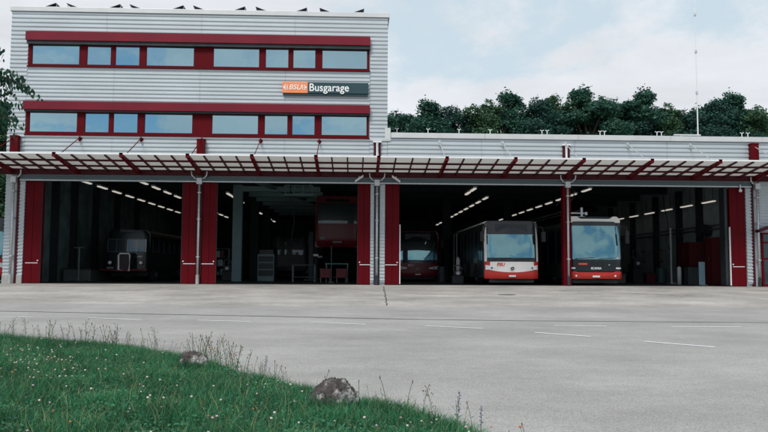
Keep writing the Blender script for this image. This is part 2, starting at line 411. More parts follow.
def weed(kind, label, group, h, style, seed):
    rr = random.Random(seed); root = empty(kind, (0, 0, 0)); tag(root, label, 'wild plant', group)
    st = MB(); bx, by = rr.uniform(-.05, .05), rr.uniform(-.05, .05)
    pts = [(bx * t * t, by * t * t, h * t) for t in (0, .3, .6, .85, 1)]; st.tube(pts, .0030, 4, .0018)
    hd = MB(); tip = Vector(pts[-1])
    lf = MB()
    for k in range(7):
        t = rr.uniform(.05, .6); a = rr.uniform(0, 6.28); L = rr.uniform(.03, .07); p = Vector((bx * t * t, by * t * t, h * t)); d = Vector((math.cos(a), math.sin(a), .5)) * L; w = Vector((-math.sin(a), math.cos(a), 0)) * .005
        lf.add([p, p + d * .5 + w, p + d, p + d * .5 - w], [(0, 1, 2, 3)])
    if style == 'seed':
        hd.ball(tip, .0042, 6, 5, (1, 1, 3.2)); m = 'seed'
    elif style == 'twig':
        m = 'seed'
        for k in range(6):
            t = rr.uniform(.5, .95); a = rr.uniform(0, 6.28); L = rr.uniform(.02, .06); p = Vector((bx * t * t, by * t * t, h * t)); q = p + Vector((math.cos(a) * L * .6, math.sin(a) * L * .6, L))
            st.tube([p, q], .001, 4); hd.ball(q, .0042, 6, 4, (1, 1, 1.5))
    elif style == 'blue':
        m = 'fblue'
        for k in range(14):
            t = .5 + .5 * k / 13; a = k * 2.4; p = Vector((bx * t * t + math.cos(a) * .009, by * t * t + math.sin(a) * .009, h * t)); hd.ball(p, .006, 6, 4)
    else:
        m = 'forange'; hd.ball(tip, .011, 8, 5, (1, 1, .6))
    obj('flower_head', hd, m, root, True); obj('stem', st, 'stem', root); obj('leaf', lf, 'grass', root, fix=False)
    return root
W = [weed('seeded_grass', 'thin dry stalk with a single brown seed head at the verge edge', 'brown seed stalks along the verge edge', .26, 'seed', 1),
     weed('dock_stalk', 'branched brown weed stalk at the verge edge', 'branched weed stalks along the verge edge', .30, 'twig', 2),
     weed('meadow_sage', 'spike of small blue flowers at the verge edge', 'blue flower spikes along the verge edge', .27, 'blue', 3),
     weed('hawkweed', 'tall stem with one orange flower at the verge edge', 'tall orange flowers along the verge edge', .20, 'orange', 4)]
for k, (P, n) in enumerate(zip(W, (150, 60, 11, 14))):
    for i in range(n):
        c = P if i == 0 else copy_tree(P)
        if k == 2:
            xx = [-.93, -.88, .80, .95, 1.0, -2.0, -1.45, -1.9, -3.35, .72, 1.04][i]
        else: xx = random.choice([random.uniform(-5.9, -2.2), random.gauss(-3.3, .45), random.uniform(-2.3, 1.05), random.gauss(-1.5, .4)])
        xx = min(xx, 1.1)
        yy = float(ey(xx)) - abs(random.gauss(.05, .35)); s = random.uniform(.45, 1.35) * (1. if xx < -1.2 else .8)
        place(c, (xx, yy, float(mz(xx, yy)) - .005), random.uniform(0, 6.28), s)
# taller tufts of grass along the edge
mb = MB()
for k in range(2600):
    xx = random.uniform(-6.5, 1.2); yy = float(ey(xx)) - abs(random.gauss(0, .16)); 
    if noise.noise(Vector((xx * 1.7, 3, 0))) < -.15: continue
    h = random.uniform(.05, .16); a = random.uniform(0, 6.28); L = h * random.uniform(.1, .6); z0 = float(mz(xx, yy)) - .01
    w = Vector((math.sin(a), -math.cos(a), 0)) * .0028; d = Vector((math.cos(a), math.sin(a), 0)) * L; p = Vector((xx, yy, z0))
    mb.add([p - w, p + w, p + d * .4 + Vector((0, 0, h * .6)) + w * .8, p + d * .4 + Vector((0, 0, h * .6)) - w * .8, p + d + Vector((0, 0, h))], [(0, 1, 2, 3), (3, 2, 4)])
for (cx0, cy0, rw) in ((-.15, -28.42, .22), (-1.66, -26.30, .19)):
    for k in range(650):
        xx = cx0 + random.uniform(-rw, rw) * 1.15; yy = cy0 + random.uniform(-.10, .05) - (0 if abs(xx - cx0) < rw else -.1); z0 = float(mz(xx, yy)) - .01
        h = random.uniform(.05, .17); a = random.uniform(0, 6.28); L = h * random.uniform(.1, .6)
        w = Vector((math.sin(a), -math.cos(a), 0)) * .0026; d = Vector((math.cos(a), math.sin(a), 0)) * L; p = Vector((xx, yy, z0))
        mb.add([p - w, p + w, p + d * .4 + Vector((0, 0, h * .6)) + w * .8, p + d * .4 + Vector((0, 0, h * .6)) - w * .8, p + d + Vector((0, 0, h))], [(0, 1, 2, 3), (3, 2, 4)])
o = obj('edge_grass', mb, 'grass', fix=False); tag(o, 'taller grass blades fringing the verge edge', 'grass', kind='stuff')

def boulder(name, loc, sx, sy, sz, seed, label):
    mb = MB(); mb.ball((0, 0, 0), 1, 60, 40)
    vs = []
    for v in mb.v:
        p = Vector(v); q = p * 1.3 + Vector((seed, 0, 0))
        d = 1 + .22 * noise.noise(q) + .18 * abs(noise.noise(q * 2.7)) - .16 * abs(noise.noise(q * 5)) + .07 * noise.noise(q * 11)
        p = p * d; vs.append((p.x * sx, p.y * sy, p.z * sz))
    mb.v = vs
    o = obj(name, mb, 'rock', smooth=True); o.location = loc; tag(o, label, 'boulder'); return o
boulder('boulder', (-.15, -28.25, float(mz(-.15, -28.25)) + .06), .185, .16, .175, 3.7, 'larger mottled grey boulder at the verge edge, nearest the camera')
boulder('boulder', (-1.66, -26.15, float(mz(-1.66, -26.15)) + .07), .165, .14, .135, 9.1, 'smaller grey boulder with a pale face, farther back on the verge')

# ------------------------------------------------------------------ bus garage
G = empty('bus_garage', (0, 0, 0)); tag(G, 'corrugated metal bus garage with red folding doors, glazed canopy and two storey office block', 'garage')
def cladding(mb, x0, x1, z0, z1, y=0., pitch=.19, d=.035, face=-1):
    n = int(round((z1 - z0) / pitch)); prof = []
    k = max(1, n)
    for i in range(k):
        b = z0 + (z1 - z0) * i / k; p = (z1 - z0) / k
        prof += [(b, 0), (b + p * .40, 0), (b + p * .52, -d), (b + p * .88, -d)]
    prof.append((z1, 0))
    vs = [(x, y + face * -dd, z) for z, dd in prof for x in (x0, x1)]
    fs = [(2 * i, 2 * i + 1, 2 * i + 3, 2 * i + 2) for i in range(len(prof) - 1)]
    mb.add(vs, fs)
c = MB(); XL, XR = -15.72, 1.46
panels = [(XL, XR, 11.39, 12.38), (XL, -14.93, 5.15, 11.39), (.64, XR, 6.72, 11.39), (-14.93, .64, 8.19, 9.82), (-14.93, .64, 5.15, 6.68), (.64, XR, 5.15, 6.72)]
for a, b, z0, z1 in panels:
    n = max(1, round((b - a) / 4.1))
    for i in range(n): cladding(c, a + (b - a) * i / n + .004, a + (b - a) * (i + 1) / n - .004, z0, z1)
obj('office_cladding', c, 'clad', G, fix=False)
c = MB()
for i in range(6): cladding(c, 1.47 + 4.35 * i, 1.47 + 4.35 * (i + 1) - .012, 5.15, 6.74)
obj('hall_cladding', c, 'clad', G, fix=False)
for a, b in [(-15.66, -15.38), (-15.03, -14.80), (.70, .86), (1.13, 1.36), (18.16, 18.42), (18.80, 27.5)]:
    c = MB(); cladding(c, a, b, .12, 4.86, y=-.03, pitch=.155); obj('ground_floor_cladding', c, 'clad', G, fix=False)
c = MB()   # solid wall cores behind the cladding
c.box(XL + .02, XR - .02, .04, .3, 4.88, 12.4)
c.box(XR - .02, 27.4, .045, .3, 4.88, 6.7)
for a, b in [(-15.64, -14.80), (.70, 1.36), (18.16, 27.4)]: c.box(a, b, .04, .35, 0, 4.9)
c.box(XL + .03, XL + .08, .3, 14, 0, 6.0); c.box(XL + .03, XL + .25, .3, 14, 6.05, 12.4); c.box(XR - .25, XR - .03, .3, 14, 6.75, 12.4); c.box(XL + .02, XR - .02, 13.8, 14, 6.75, 12.4)
obj('wall', c, 'clad', G)
c = MB(); c.box(XL + .01, XR - .01, .3, 13.8, 12.2, 12.42); obj('office_roof', c, 'dark', G)
c = MB(); c.box(XR - .05, 27.4, .25, 42.2, 6.55, 6.76); c.box(-15.7, XR - .05, 14, 42.2, 6.55, 6.76); obj('hall_roof', c, 'dark', G)
c = MB(); c.box(XL - .06, XR + .07, -.09, .35, 12.38, 12.60); c.box(XL - .06, XL + .3, .35, 14.1, 12.38, 12.60); c.box(XR - .3, XR + .07, .35, 14.1, 12.38, 12.60)
obj('cornice', c, 'coping', G, bevel=.01)
c = MB()
for i in range(6): c.box(1.62 + 4.35 * i, 1.62 + 4.35 * (i + 1) - .01, -.10, .4, 6.74, 6.98)
obj('cornice', c, 'coping', G, bevel=.008)
c = MB(); c.box(XL, XR + .14, -.06, .03, 6.60, 6.66); c.box(1.34, 1.6, -.065, .03, 6.665, 7.2); obj('flashing', c, 'coping', G)

# window bands
PX = [(-14.76, -12.61), (-12.29, -11.19), (-11.01, -9.90), (-9.61, -7.43), (-6.57, -4.45), (-4.19, -3.11), (-2.93, -1.87), (-1.59, .52)]
for zt, z0f, zp1, zp0, zb in [(11.39, 10.99, 10.84, 9.93, 9.82), (8.19, 7.81, 7.73, 6.82, 6.68)]:
    wb = MB(); wb.box(-14.97, .64, -.27, .02, z0f, zt)
    band = obj('window_band', wb, 'redbright', G, bevel=.008)
    fr = MB(); fr.box(-14.90, .60, -.03, .06, zb, zp0)
    edges = [-14.90] + [e for p in PX for e in p] + [.60]
    for a, b in zip(edges[::2], edges[1::2]): fr.box(a, b, -.03 + (.0 if b - a < .5 else .012), .06, zp0 + .001, zp1)
    fr.box(-14.94, .64, -.10, -.032, zb - .012, zb + .035)
    obj('window_frame', fr, 'red', band)
    bk = MB(); bk.box(-14.93, .64, -.20, .055, zp1 + .002, z0f - .003); obj('fascia_shade_strip', bk, 'dark', band)  # dark strip standing in for the shade under the fascia
    for a, b in PX:
        p = MB(); t = random.uniform(-.012, .012); q = random.uniform(-.012, .012)
        p.add([(a - .02, .01 + t, zp0 - .02), (b + .02, .01 - t, zp0 - .02), (b + .02, .01 - t + q, zp1 + .02), (a - .02, .01 + t + q, zp1 + .02)], [(0, 1, 2, 3)])
        obj('window_pane', p, 'pane', band, fix=False)
        gk = MB(); w = .028
        gk.box(a, a + w, -.012, 0, zp0, zp1); gk.box(b - w, b, -.012, 0, zp0, zp1); gk.box(a + w, b - w, -.012, 0, zp0, zp0 + w); gk.box(a + w, b - w, -.012, 0, zp1 - w, zp1)
        obj('window_sash', gk, 'darkred', band)

# lintel, beam
XE = 27.4
l = MB(); l.box(-15.02, 18.42, -.10, .12, 4.60, 4.85); l.box(-15.02, 18.42, -.125, -.102, 4.74, 4.76); obj('lintel', l, 'lintel', G); l = MB(); l.box(-15.02, 18.42, -.15, -.102, 4.60, 4.65); obj('lintel_lip', l, 'galv', G)
l = MB(); l.box(-18.6, XE, -.24, -.13, 4.87, 4.89); l.box(-18.6, XE, -.20, -.15, 4.892, 5.12); l.box(-18.6, XE, -.24, -.13, 5.122, 5.145)
obj('canopy_girder', l, 'darkred', G)

# canopy
can = MB()
TX = [-15.35, -12.46, -9.72, -6.99, -4.33, -1.66, .98, 3.86, 6.78, 9.70, 12.64, 15.6, 18.56, 21.5, 24.4]
def cz(y): return 5.42 - (y + 2.8) / 2.6 * .30
bounds = [-18.4] + TX + [27.3]
canopy = None
ribs = []
for a, b in zip(bounds[:-1], bounds[1:]):
    for k in range(4):
        x0 = a + (b - a) * k / 4 + .008; x1 = a + (b - a) * (k + 1) / 4 - .008
        can.hexa([(x0, -2.86, cz(-2.86)), (x1, -2.86, cz(-2.86)), (x1, -.22, cz(-.22)), (x0, -.22, cz(-.22))],
                 [(x0, -2.86, cz(-2.86) + .018), (x1, -2.86, cz(-2.86) + .018), (x1, -.22, cz(-.22) + .018), (x0, -.22, cz(-.22) + .018)])
        if k: ribs.append(a + (b - a) * k / 4)
canopy = obj('canopy', can, 'canopyglass', G)
fe = MB(); fe.box(-18.4, 27.3, -2.90, -2.865, cz(-2.86) - .03, cz(-2.86) + .035); obj('canopy_edge', fe, 'white', canopy)
for x in ribs:
    r_ = MB(); w = .028
    r_.hexa([(x - w, -2.84, cz(-2.84) - .075), (x + w, -2.84, cz(-2.84) - .075), (x + w, -.2, cz(-.2) - .11), (x - w, -.2, cz(-.2) - .11)],
            [(x - w, -2.84, cz(-2.84) - .004), (x + w, -2.84, cz(-2.84) - .004), (x + w, -.2, cz(-.2) - .004), (x - w, -.2, cz(-.2) - .004)])
    obj('canopy_rib', r_, 'darkred', canopy)
for yy in (-2.1, -1.15):
    r_ = MB(); r_.box(-18.4, 27.3, yy - .03, yy + .03, cz(yy) - .125, cz(yy) - .078 + .035); obj('canopy_purlin', r_, 'darkred', canopy)
for x in TX + [-18.2]:
    r_ = MB(); w = .062
    r_.hexa([(x - w, -2.83, cz(-2.83) - .12), (x + w, -2.83, cz(-2.83) - .12), (x + w, -.25, 4.90), (x - w, -.25, 4.90)],
            [(x - w, -2.83, cz(-2.83) - .002), (x + w, -2.83, cz(-2.83) - .002), (x + w, -.25, cz(-.25) - .003), (x - w, -.25, cz(-.25) - .003)])
    r_.box(x - .075, x + .075, -2.90, -2.831, cz(-2.83) - .13, cz(-2.83) + .05)
    obj('canopy_beam', r_, 'red', canopy)
# tie rods
for i, x in enumerate(TX):
    left = x < .5
    wx_ = x if i in (3,) else x
    t_ = MB(); zt = 6.55; t_.tube([(x, -.12, zt), (x, -2.45, cz(-2.45) + .02)], .02, 8)
    if i in (3, 6, 9): pass
    obj('tie_rod', t_, 'red' if left else 'galv', canopy)
    br = MB(); br.prism([(-.14, zt - .15), (-.02, zt - .12), (-.02, zt + .12), (-.14, zt + .03)], 'x', x - .03, x + .03); br.box(x - .085, x + .085, -.022, .0, zt - .14, zt + .14)
    obj('tie_bracket', br, 'red' if left or x > 18 else 'clad', canopy)
# stub pillars above the canopy
for x, m_, z1 in [(-15.28, 'red', 6.58), (-7.0, 'red', 6.52), (.99, 'dark', 6.5), (9.74, 'dark', 6.46), (18.56, 'red', 6.62)]:
    s_ = MB()
    if m_ == 'red': s_.box(x - .17, x + .17, -.30, 0, 5.2, z1); s_.box(x - .19, x + .19, -.32, 0, z1, z1 + .03)
    else: s_.box(x - .16, x - .10, -.12, 0, 5.2, z1); s_.box(x + .10, x + .16, -.12, 0, 5.2, z1); s_.box(x - .10, x + .10, -.05, 0, 5.2, z1)
    obj('canopy_pillar', s_, 'red' if m_ == 'red' else 'darkred', G)
    if m_ != 'red':
        p_ = MB(); p_.tube([(x, -.13, z1 + .02), (x, -.13, 5.25)], .055, 10); p_.box(x - .2, x + .2, -.17, 0, z1 + .002, z1 + .07); obj('overflow_pipe', p_, 'white', G)

# posts and downpipes
for x, wd in [(-15.09, .06), (-7.03, .12), (9.75, .18), (18.47, .06)]:
    p_ = MB(); p_.box(x - wd, x + wd, -.06, .30, 0, 4.60 if 9 < x < 10 or -8 < x < -6 else 4.86)
    obj('door_post', p_, 'darkred' if not 9 < x < 10 else 'red', G)
p_ = MB(); p_.box(.862, 1.128, -.005, .06, 0, 4.86); obj('pipe_recess', p_, 'dark', G)
DP = [(-15.26, 0), (-7.03, 0), (.99, 0), (9.76, 0), (18.66, 0)]
for x, _ in DP:
    p_ = MB(); p_.tube([(x, -.17, .42), (x, -.17, 4.55)], .052, 12)
    pipe = obj('downpipe', p_, 'galv', G, smooth=True)
    b_ = MB(); b_.tube([(x, -.17, 0), (x, -.17, .42)], .075, 12); obj('pipe_boot', b_, 'concrete' if x < -6 else 'dark', pipe)
    b_ = MB(); b_.box(x - .12, x + .12, -.27, -.06, 4.50, 4.78); obj('pipe_hopper', b_, 'galv', pipe, bevel=.01)
    for sg in ((-1, 1) if -8 < x < 10 else ((1,) if x < 0 else (-1,))):
        b_ = MB(); b_.tube([(x + sg * .08, -.17, 4.72), (x + sg * .22, -.2, 4.78), (x + sg * .33, -.26, 4.9), (x + sg * .35, -.3, 5.06)], .035, 8); obj('pipe_elbow', b_, 'galv', pipe, smooth=True)
    for z in (1.2, 2.9, 4.1):
        b_ = MB(); b_.box(x - .07, x + .07, -.235, -.02, z, z + .04); obj('pipe_clamp', b_, 'galv', pipe)
for x0, x1 in [(-15.66, -15.38), (-15.03, -14.80)]:
    b_ = MB(); b_.box(x0, x1, -.09, .1, 0, .35); obj('concrete_base', b_, 'concrete', G)
# folding doors
for i, (a, b, hs) in enumerate([(-14.79, -14.05, 1), (-7.80, -7.17, -1), (-6.89, -6.26, 1), (.13, .69, -1), (1.37, 2.02, 1), (17.40, 18.14, -1)]):
    d_ = MB(); m_ = (a + b) / 2
    d_.box(a, m_ - .004, -.02, .04, .03, 4.59); d_.box(m_ + .004, b, -.012, .048, .03, 4.59)
    for k in range(1, 4):  # folded leaves stacked behind the front one
        xx = b - .06 * k if hs > 0 else a + .06 * k
        d_.box(xx - .02, xx + .02, .06, .40, .03, 4.55)
    door = obj('folding_door', d_, 'red', G, bevel=.006)
    h_ = MB(); hx = b - .09 if hs > 0 else a + .09
    h_.ball((hx, -.045, 1.02), .035, 8, 6); h_.box(min(hx, hx - hs * .55), max(hx, hx - hs * .55), -.032, -.022, .90, .93); obj('handle', h_, 'white', door)
    if a > 1:
        s_ = MB(); xx = b + .012 if hs > 0 else a - .03; s_.box(xx, xx + .04, -.03, .05, .05, 2.75); obj('edge_strip', s_, 'white', door)
    else:
        s_ = MB(); xx = b + .002 if hs > 0 else a - .027; s_.box(xx, xx + .025, -.0, .05, .05, 4.55); obj('rubber_seal', s_, 'black', door)
dj = MB(); dj.box(17.22, 17.36, .1, .62, .05, 4.6); obj('folding_door', dj, 'dark', G, bevel=.01)

# interior
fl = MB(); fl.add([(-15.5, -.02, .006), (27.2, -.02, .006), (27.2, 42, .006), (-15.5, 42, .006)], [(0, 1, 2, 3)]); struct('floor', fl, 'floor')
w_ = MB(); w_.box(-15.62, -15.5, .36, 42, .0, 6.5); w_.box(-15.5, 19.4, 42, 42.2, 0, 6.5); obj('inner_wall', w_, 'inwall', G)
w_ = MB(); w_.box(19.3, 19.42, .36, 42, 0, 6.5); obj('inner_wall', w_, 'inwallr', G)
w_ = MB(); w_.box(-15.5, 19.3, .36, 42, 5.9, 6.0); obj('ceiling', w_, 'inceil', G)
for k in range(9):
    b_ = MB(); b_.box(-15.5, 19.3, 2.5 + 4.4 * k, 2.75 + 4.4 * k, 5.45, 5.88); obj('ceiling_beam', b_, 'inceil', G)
for k in range(7):
    b_ = MB(); yy = 6.4 + 2.9 * k; b_.box(-6.2 + .05 * k, -1.9, yy, yy + .3, 4.88, 5.16); obj('ceiling_beam', b_, 'beam', G)
b_ = MB(); b_.hexa([(-5.2, 3.0, 5.0), (-5.0, 3.0, 5.0), (-2.2, 16, 4.9), (-2.4, 16, 4.9)], [(-5.2, 3.0, 5.2), (-5.0, 3.0, 5.2), (-2.2, 16, 5.1), (-2.4, 16, 5.1)]); obj('ceiling_beam', b_, 'beam', G)
for xx, yy in [(-6.55, 8), (-6.55, 15), (-6.55, 22), (5.9, 14), (5.9, 24), (10.3, 16), (10.3, 27)]:
    b_ = MB(); b_.box(xx - .26, xx + .26, yy - .2, yy + .2, 0, 5.4); obj('interior_column', b_, 'inceil' if xx > 0 or yy > 10 else 'beam', G)
for k, yy in enumerate([4.6, 7.2, 10.6, 14.6, 19]):
    b_ = MB(); b_.box(-15.49, -15.2, yy, yy + .35, 0, 5.4); obj('wall_column', b_, 'inceil', G)
    b_ = MB(); b_.box(19.02, 19.29, yy + 2, yy + 2.35, 0, 5.4); obj('wall_column', b_, 'inceil', G)
# wall details, right hand side
b_ = MB(); 
for z in (2.95, 3.15): b_.tube([(19.1, 1, z), (19.1, 34, z)], .05, 8)
obj('wall_pipe', b_, 'galvdim', G)
# overhead gantry walkway in second bay
gt = empty('gantry', (-2.9, 4.2, 4.45)); tag(gt, 'teal steel overhead gantry hanging in the second bay beside the lifted bus', 'gantry')
b_ = MB(); b_.box(-.75, .75, 0, .8, 0, .09); obj('deck', b_, 'beam', gt)
b_ = MB()
for sx in (-.7, -.25, .2, .66): b_.box(sx, sx + .05, 0, .05, .092, .5)
b_.box(-.75, .75, .0, .05, .5, .54); b_.box(-.75, .75, .0, .05, .28, .31); obj('railing', b_, 'beam', gt)
b_ = MB()
for sx in (-.6, .55): b_.box(sx, sx + .05, .4, .45, .092, 1.42)
obj('hanger', b_, 'beam', gt)

# porch at right
b_ = MB(); b_.prism([(18.58, 2.62), (20.6, 3.3), (22.62, 2.62), (22.62, 2.50), (20.6, 3.18), (18.58, 2.50)], 'y', -.42, -.04)
po = obj('porch', b_, 'darkred', G)
b_ = MB()
for xx in (18.80, 19.75, 20.6, 21.45, 22.25): b_.box(xx, xx + .09, -.16, -.08, 0, 2.5)
for z in (.03, 1.25, 2.0, 2.42): b_.box(18.80, 22.34, -.15, -.09, z, z + .08)
obj('porch_frame', b_, 'red', po)
b_ = MB(); b_.box(18.86, 22.3, -.13, -.075, .1, 2.44); obj('porch_glass', b_, 'dimglass', po)

# ------------------------------------------------------------------ ceiling lights
def lamp_unit(L):
    r_ = empty('ceiling_light', (0, 0, 0)); tag(r_, 'x', 'ceiling light', 'fluorescent lights')
    a = MB(); a.box(-.10, .10, 0, L, .0, .08); obj('housing', a, 'galv', r_)
    a = MB(); a.box(-.07, .07, .03, L - .03, -.05, -.002); obj('tube', a, 'lamp', r_)
    for q in (.2, L - .22): a = MB(); a.box(-.01, .01, q, q + .02, .08, .9); obj('hanger', a, 'dark', r_)
    return r_
LP = lamp_unit(1.35); first = True
rows = [(-13.3, 4.95, [2.6 + 2.4 * k for k in range(11)], 'first bay, left row'), (-10.5, 4.95, [2.6 + 2.4 * k for k in range(11)], 'first bay, right row'),
        (-7.1, 4.9, [7.6, 9.2, 12.2, 17.8, 19.6, 21.6, 26.5, 28, 31], 'row beside the grey columns in the second bay'),
        (6.0, 4.8, [3.0, 4.8], 'short pair high in the third bay'), (7.5, 4.85, [8 + 2.5 * k for k in range(11)], 'row left of the white and red bus'),
        (11.9, 4.85, [3.2 + 2.5 * k for k in range(10)], 'row between the two front facing buses'), (18.3, 4.30, [3.2 + 2.6 * k for k in range(7)], 'low row along the right wall of the last bay'),
        (15.5, 4.9, [4.0 + 2.6 * k for k in range(7)], 'high row over the last bay')]
rows = rows[:-1]
for X, Z, Ys, where in rows:
    for k, yy in enumerate(Ys):
        c_ = LP if first else copy_tree(LP); first = False
        place(c_, (X, yy, Z)); c_['label'] = 'lit fluorescent ceiling light in the %s' % where; c_['group'] = 'ceiling lights, ' + where
# dim second row (uplighters) right wall
for k in range(5):
    pass

# ------------------------------------------------------------------ sign
S = empty('sign', (-1.41, -.05, 8.98)); tag(S, 'orange and dark teal sign reading Busgarage between the office window bands', 'sign')
b_ = MB(); b_.box(-1.97, -.80, -.14, 0, -.24, .27); obj('logo_panel', b_, 'orange', S, bevel=.01)
b_ = MB(); b_.box(-.797, 1.97, -.14, 0, -.24, .27); obj('name_panel', b_, 'signteal', S, bevel=.01)
b_ = MB(); b_.box(-1.93, 1.95, -.10, 0, -.33, -.245); obj('sign_rail', b_, 'signteal', S)
text('lettering', 'Busgarage', .40, 'letter', S, (.17, -.15, .01), bold=.004, width=1.80, sy=1.12)
text('logo_lettering', 'BSU', .36, 'letter', S, (-1.38, -.15, .015), shear=.25, bold=.003, width=.60)
b_ = MB()
for sg in (-1, 1):
    cx_ = -1.385 + sg * .40
    b_.box(min(cx_, cx_ + sg * .12), max(cx_, cx_ + sg * .12), -.152, -.143, .0, .035)
    for s2 in (-1, 1):
        p0 = Vector((cx_ + sg * .15, 0, .018)); p1 = Vector((cx_ + sg * .03, 0, .018 + s2 * .12)); 
        b_.add([(p0.x, -.151, p0.z), (p1.x, -.151, p1.z), (p1.x - sg * .05, -.151, p1.z), (p0.x - sg * .05, -.151, p0.z)], [(0, 1, 2, 3)])
    b_.box(min(cx_ - sg * .04, cx_ - sg * .07), max(cx_ - sg * .04, cx_ - sg * .07), -.152, -.143, -.08, .12)
obj('logo_arrow', b_, 'letter', S)

# lights at the door heads, camera
def floodlight(x, dx, label):
    r_ = empty('floodlight', (x, -.34, 4.80)); tag(r_, label, 'outdoor lamp', 'lamps under the canopy')
    a = MB(); a.hexa([(-.19, -.07, -.13 * dx - .05), (.19, -.07, .13 * dx - .05), (.19, .07, .13 * dx - .05), (-.19, .07, -.13 * dx - .05)],
                     [(-.19, -.07, -.13 * dx + .05), (.19, -.07, .13 * dx + .05), (.19, .07, .13 * dx + .05), (-.19, .07, -.13 * dx + .05)]); obj('lamp_body', a, 'white', r_, bevel=.01)
    a = MB(); a.box(-.02, .02, .0, .15, .05, .12); a.box(-.02, .02, .1, .2, -.02, .05); obj('bracket', a, 'galv', r_)
floodlight(.17, 1, 'slanted white lamp under the canopy, left of the middle downpipe')
floodlight(1.85, -1, 'slanted white lamp under the canopy, right of the middle downpipe')
r_ = empty('security_camera', (17.85, -.2, 4.50)); tag(r_, 'small white dome camera below the lintel at the rightmost folding door', 'camera')
a = MB(); a.tube([(0, 0, .0), (0, 0, .22)], .025, 8); obj('mount', a, 'white', r_); a = MB(); a.ball((0, 0, -.06), .08, 10, 8); obj('dome', a, 'white', r_, True)

# solar panels, anchors, mast
def solar(peak_right):
    r_ = empty('solar_panel', (0, 0, 0)); s = 1 if peak_right else -1
    x0, x1 = -s * 1.1, 0
    def pt(x, y, o): t = (x - x0) / (x1 - x0); return (x, y, .02 + .42 * t + o)
    a = MB(); 
    q = [(x0, 0), (x1, 0), (x1, 1.7), (x0, 1.7)]
    a.hexa([pt(*p, 0) for p in q], [pt(*p, .04) for p in q]); obj('panel', a, 'solar', r_)
    a = MB(); a.box(-.03 if s > 0 else .0, .0 if s > 0 else .03, .1, .14, -.15, .43); a.box(-.03 if s > 0 else 0, .0 if s > 0 else .03, 1.5, 1.54, -.15, .43); a.box(min(x0, x1), max(x0, x1), .1, .14, -.15, -.11); obj('frame', a, 'galv', r_)
    return r_
sp = {True: solar(True), False: solar(False)}; used = {True: False, False: False}
xs_ = [(-14.0, True), (-13.50, False), (-11.05, True), (-10.6, False), (-8.12, True), (-7.66, False), (-5.25, True), (-4.75, False), (-2.35, True), (-1.75, False), (.35, True)]
for k, (x, pr_) in enumerate(xs_):
    for row in range(2):
        c_ = copy_tree(sp[pr_]) if used[pr_] else sp[pr_]; used[pr_] = True
        place(c_, (x, .55 + 1.85 * row, 12.53)); c_['group'] = 'solar panels on the office roof'
        c_['label'] = ('dark solar panel on the office roof, front row, number %d from the left edge' % (k + 1)) if row == 0 else 'dark solar panel on the office roof, hidden second row'
        c_['category'] = 'solar panel'
        if row == 0:
            side = 'rising to the right' if pr_ else 'falling to the right'
            c_['label'] = 'tilted solar panel %s, %s pair from the left on the office roof' % (side, ['first', 'second', 'third', 'fourth', 'fifth', 'sixth'][k // 2])
def anchor():
    r_ = empty('roof_anchor', (0, 0, 0)); tag(r_, 'small white roof anchor', 'roof anchor', 'roof anchors')
    a = MB(); a.tube([(0, 0, 0), (0, 0, .46)], .024, 6); a.tube([(-.09, 0, .50), (0, 0, .46), (.09, 0, .50)], .022, 6); obj('post', a, 'white', r_)
    a = MB(); a.box(-.10, .10, -.1, .1, -.03, .0); obj('foot', a, 'white', r_); return r_
A = anchor()
ax = [1.98, 3.48, 4.98, 6.49, 9.02, 9.27, 11.87, 12.09, 14.68, 14.90, 18.9, 19.2]
for k, x in enumerate(ax):
    c_ = A if k == 0 else copy_tree(A); pair = k >= 4
    place(c_, (x, 1.5, 6.98 if True else 0)); c_['group'] = 'roof anchors on the hall roof'
    if pair: c_['label'] = 'forked white roof anchor standing close to another on the hall roof'; c_['group'] = 'paired roof anchors on the hall roof'
    else: c_['label'] = 'forked white roof anchor standing alone near the office block'; c_['group'] = 'single roof anchors on the hall roof'
mast = empty('antenna_mast', (17.42, 3.0, 6.78)); tag(mast, 'tall thin white antenna mast on the hall roof in front of the trees', 'antenna')
a = MB(); a.tube([(0, 0, 0), (0, 0, 3.1)], .034, 8); a.tube([(0, 0, 3.1), (0, 0, 9)], .026, 8, .016); obj('pole', a, 'white', mast)
a = MB()
for z in (2.95, 5.1, 7.05): a.tube([(0, 0, z), (0, 0, z + .14)], .06, 8)
obj('collar', a, 'galv', mast)
a = MB(); a.box(-1.25, .12, -.06, .06, .80, .86); a.box(-.9, -.84, -.04, .04, 0, .80); a.box(-.05, .05, -.1, .1, .0, .1); a.tube([(-.75, 0, .70), (-.35, 0, .55)], .05, 8); obj('stay', a, 'white', mast)

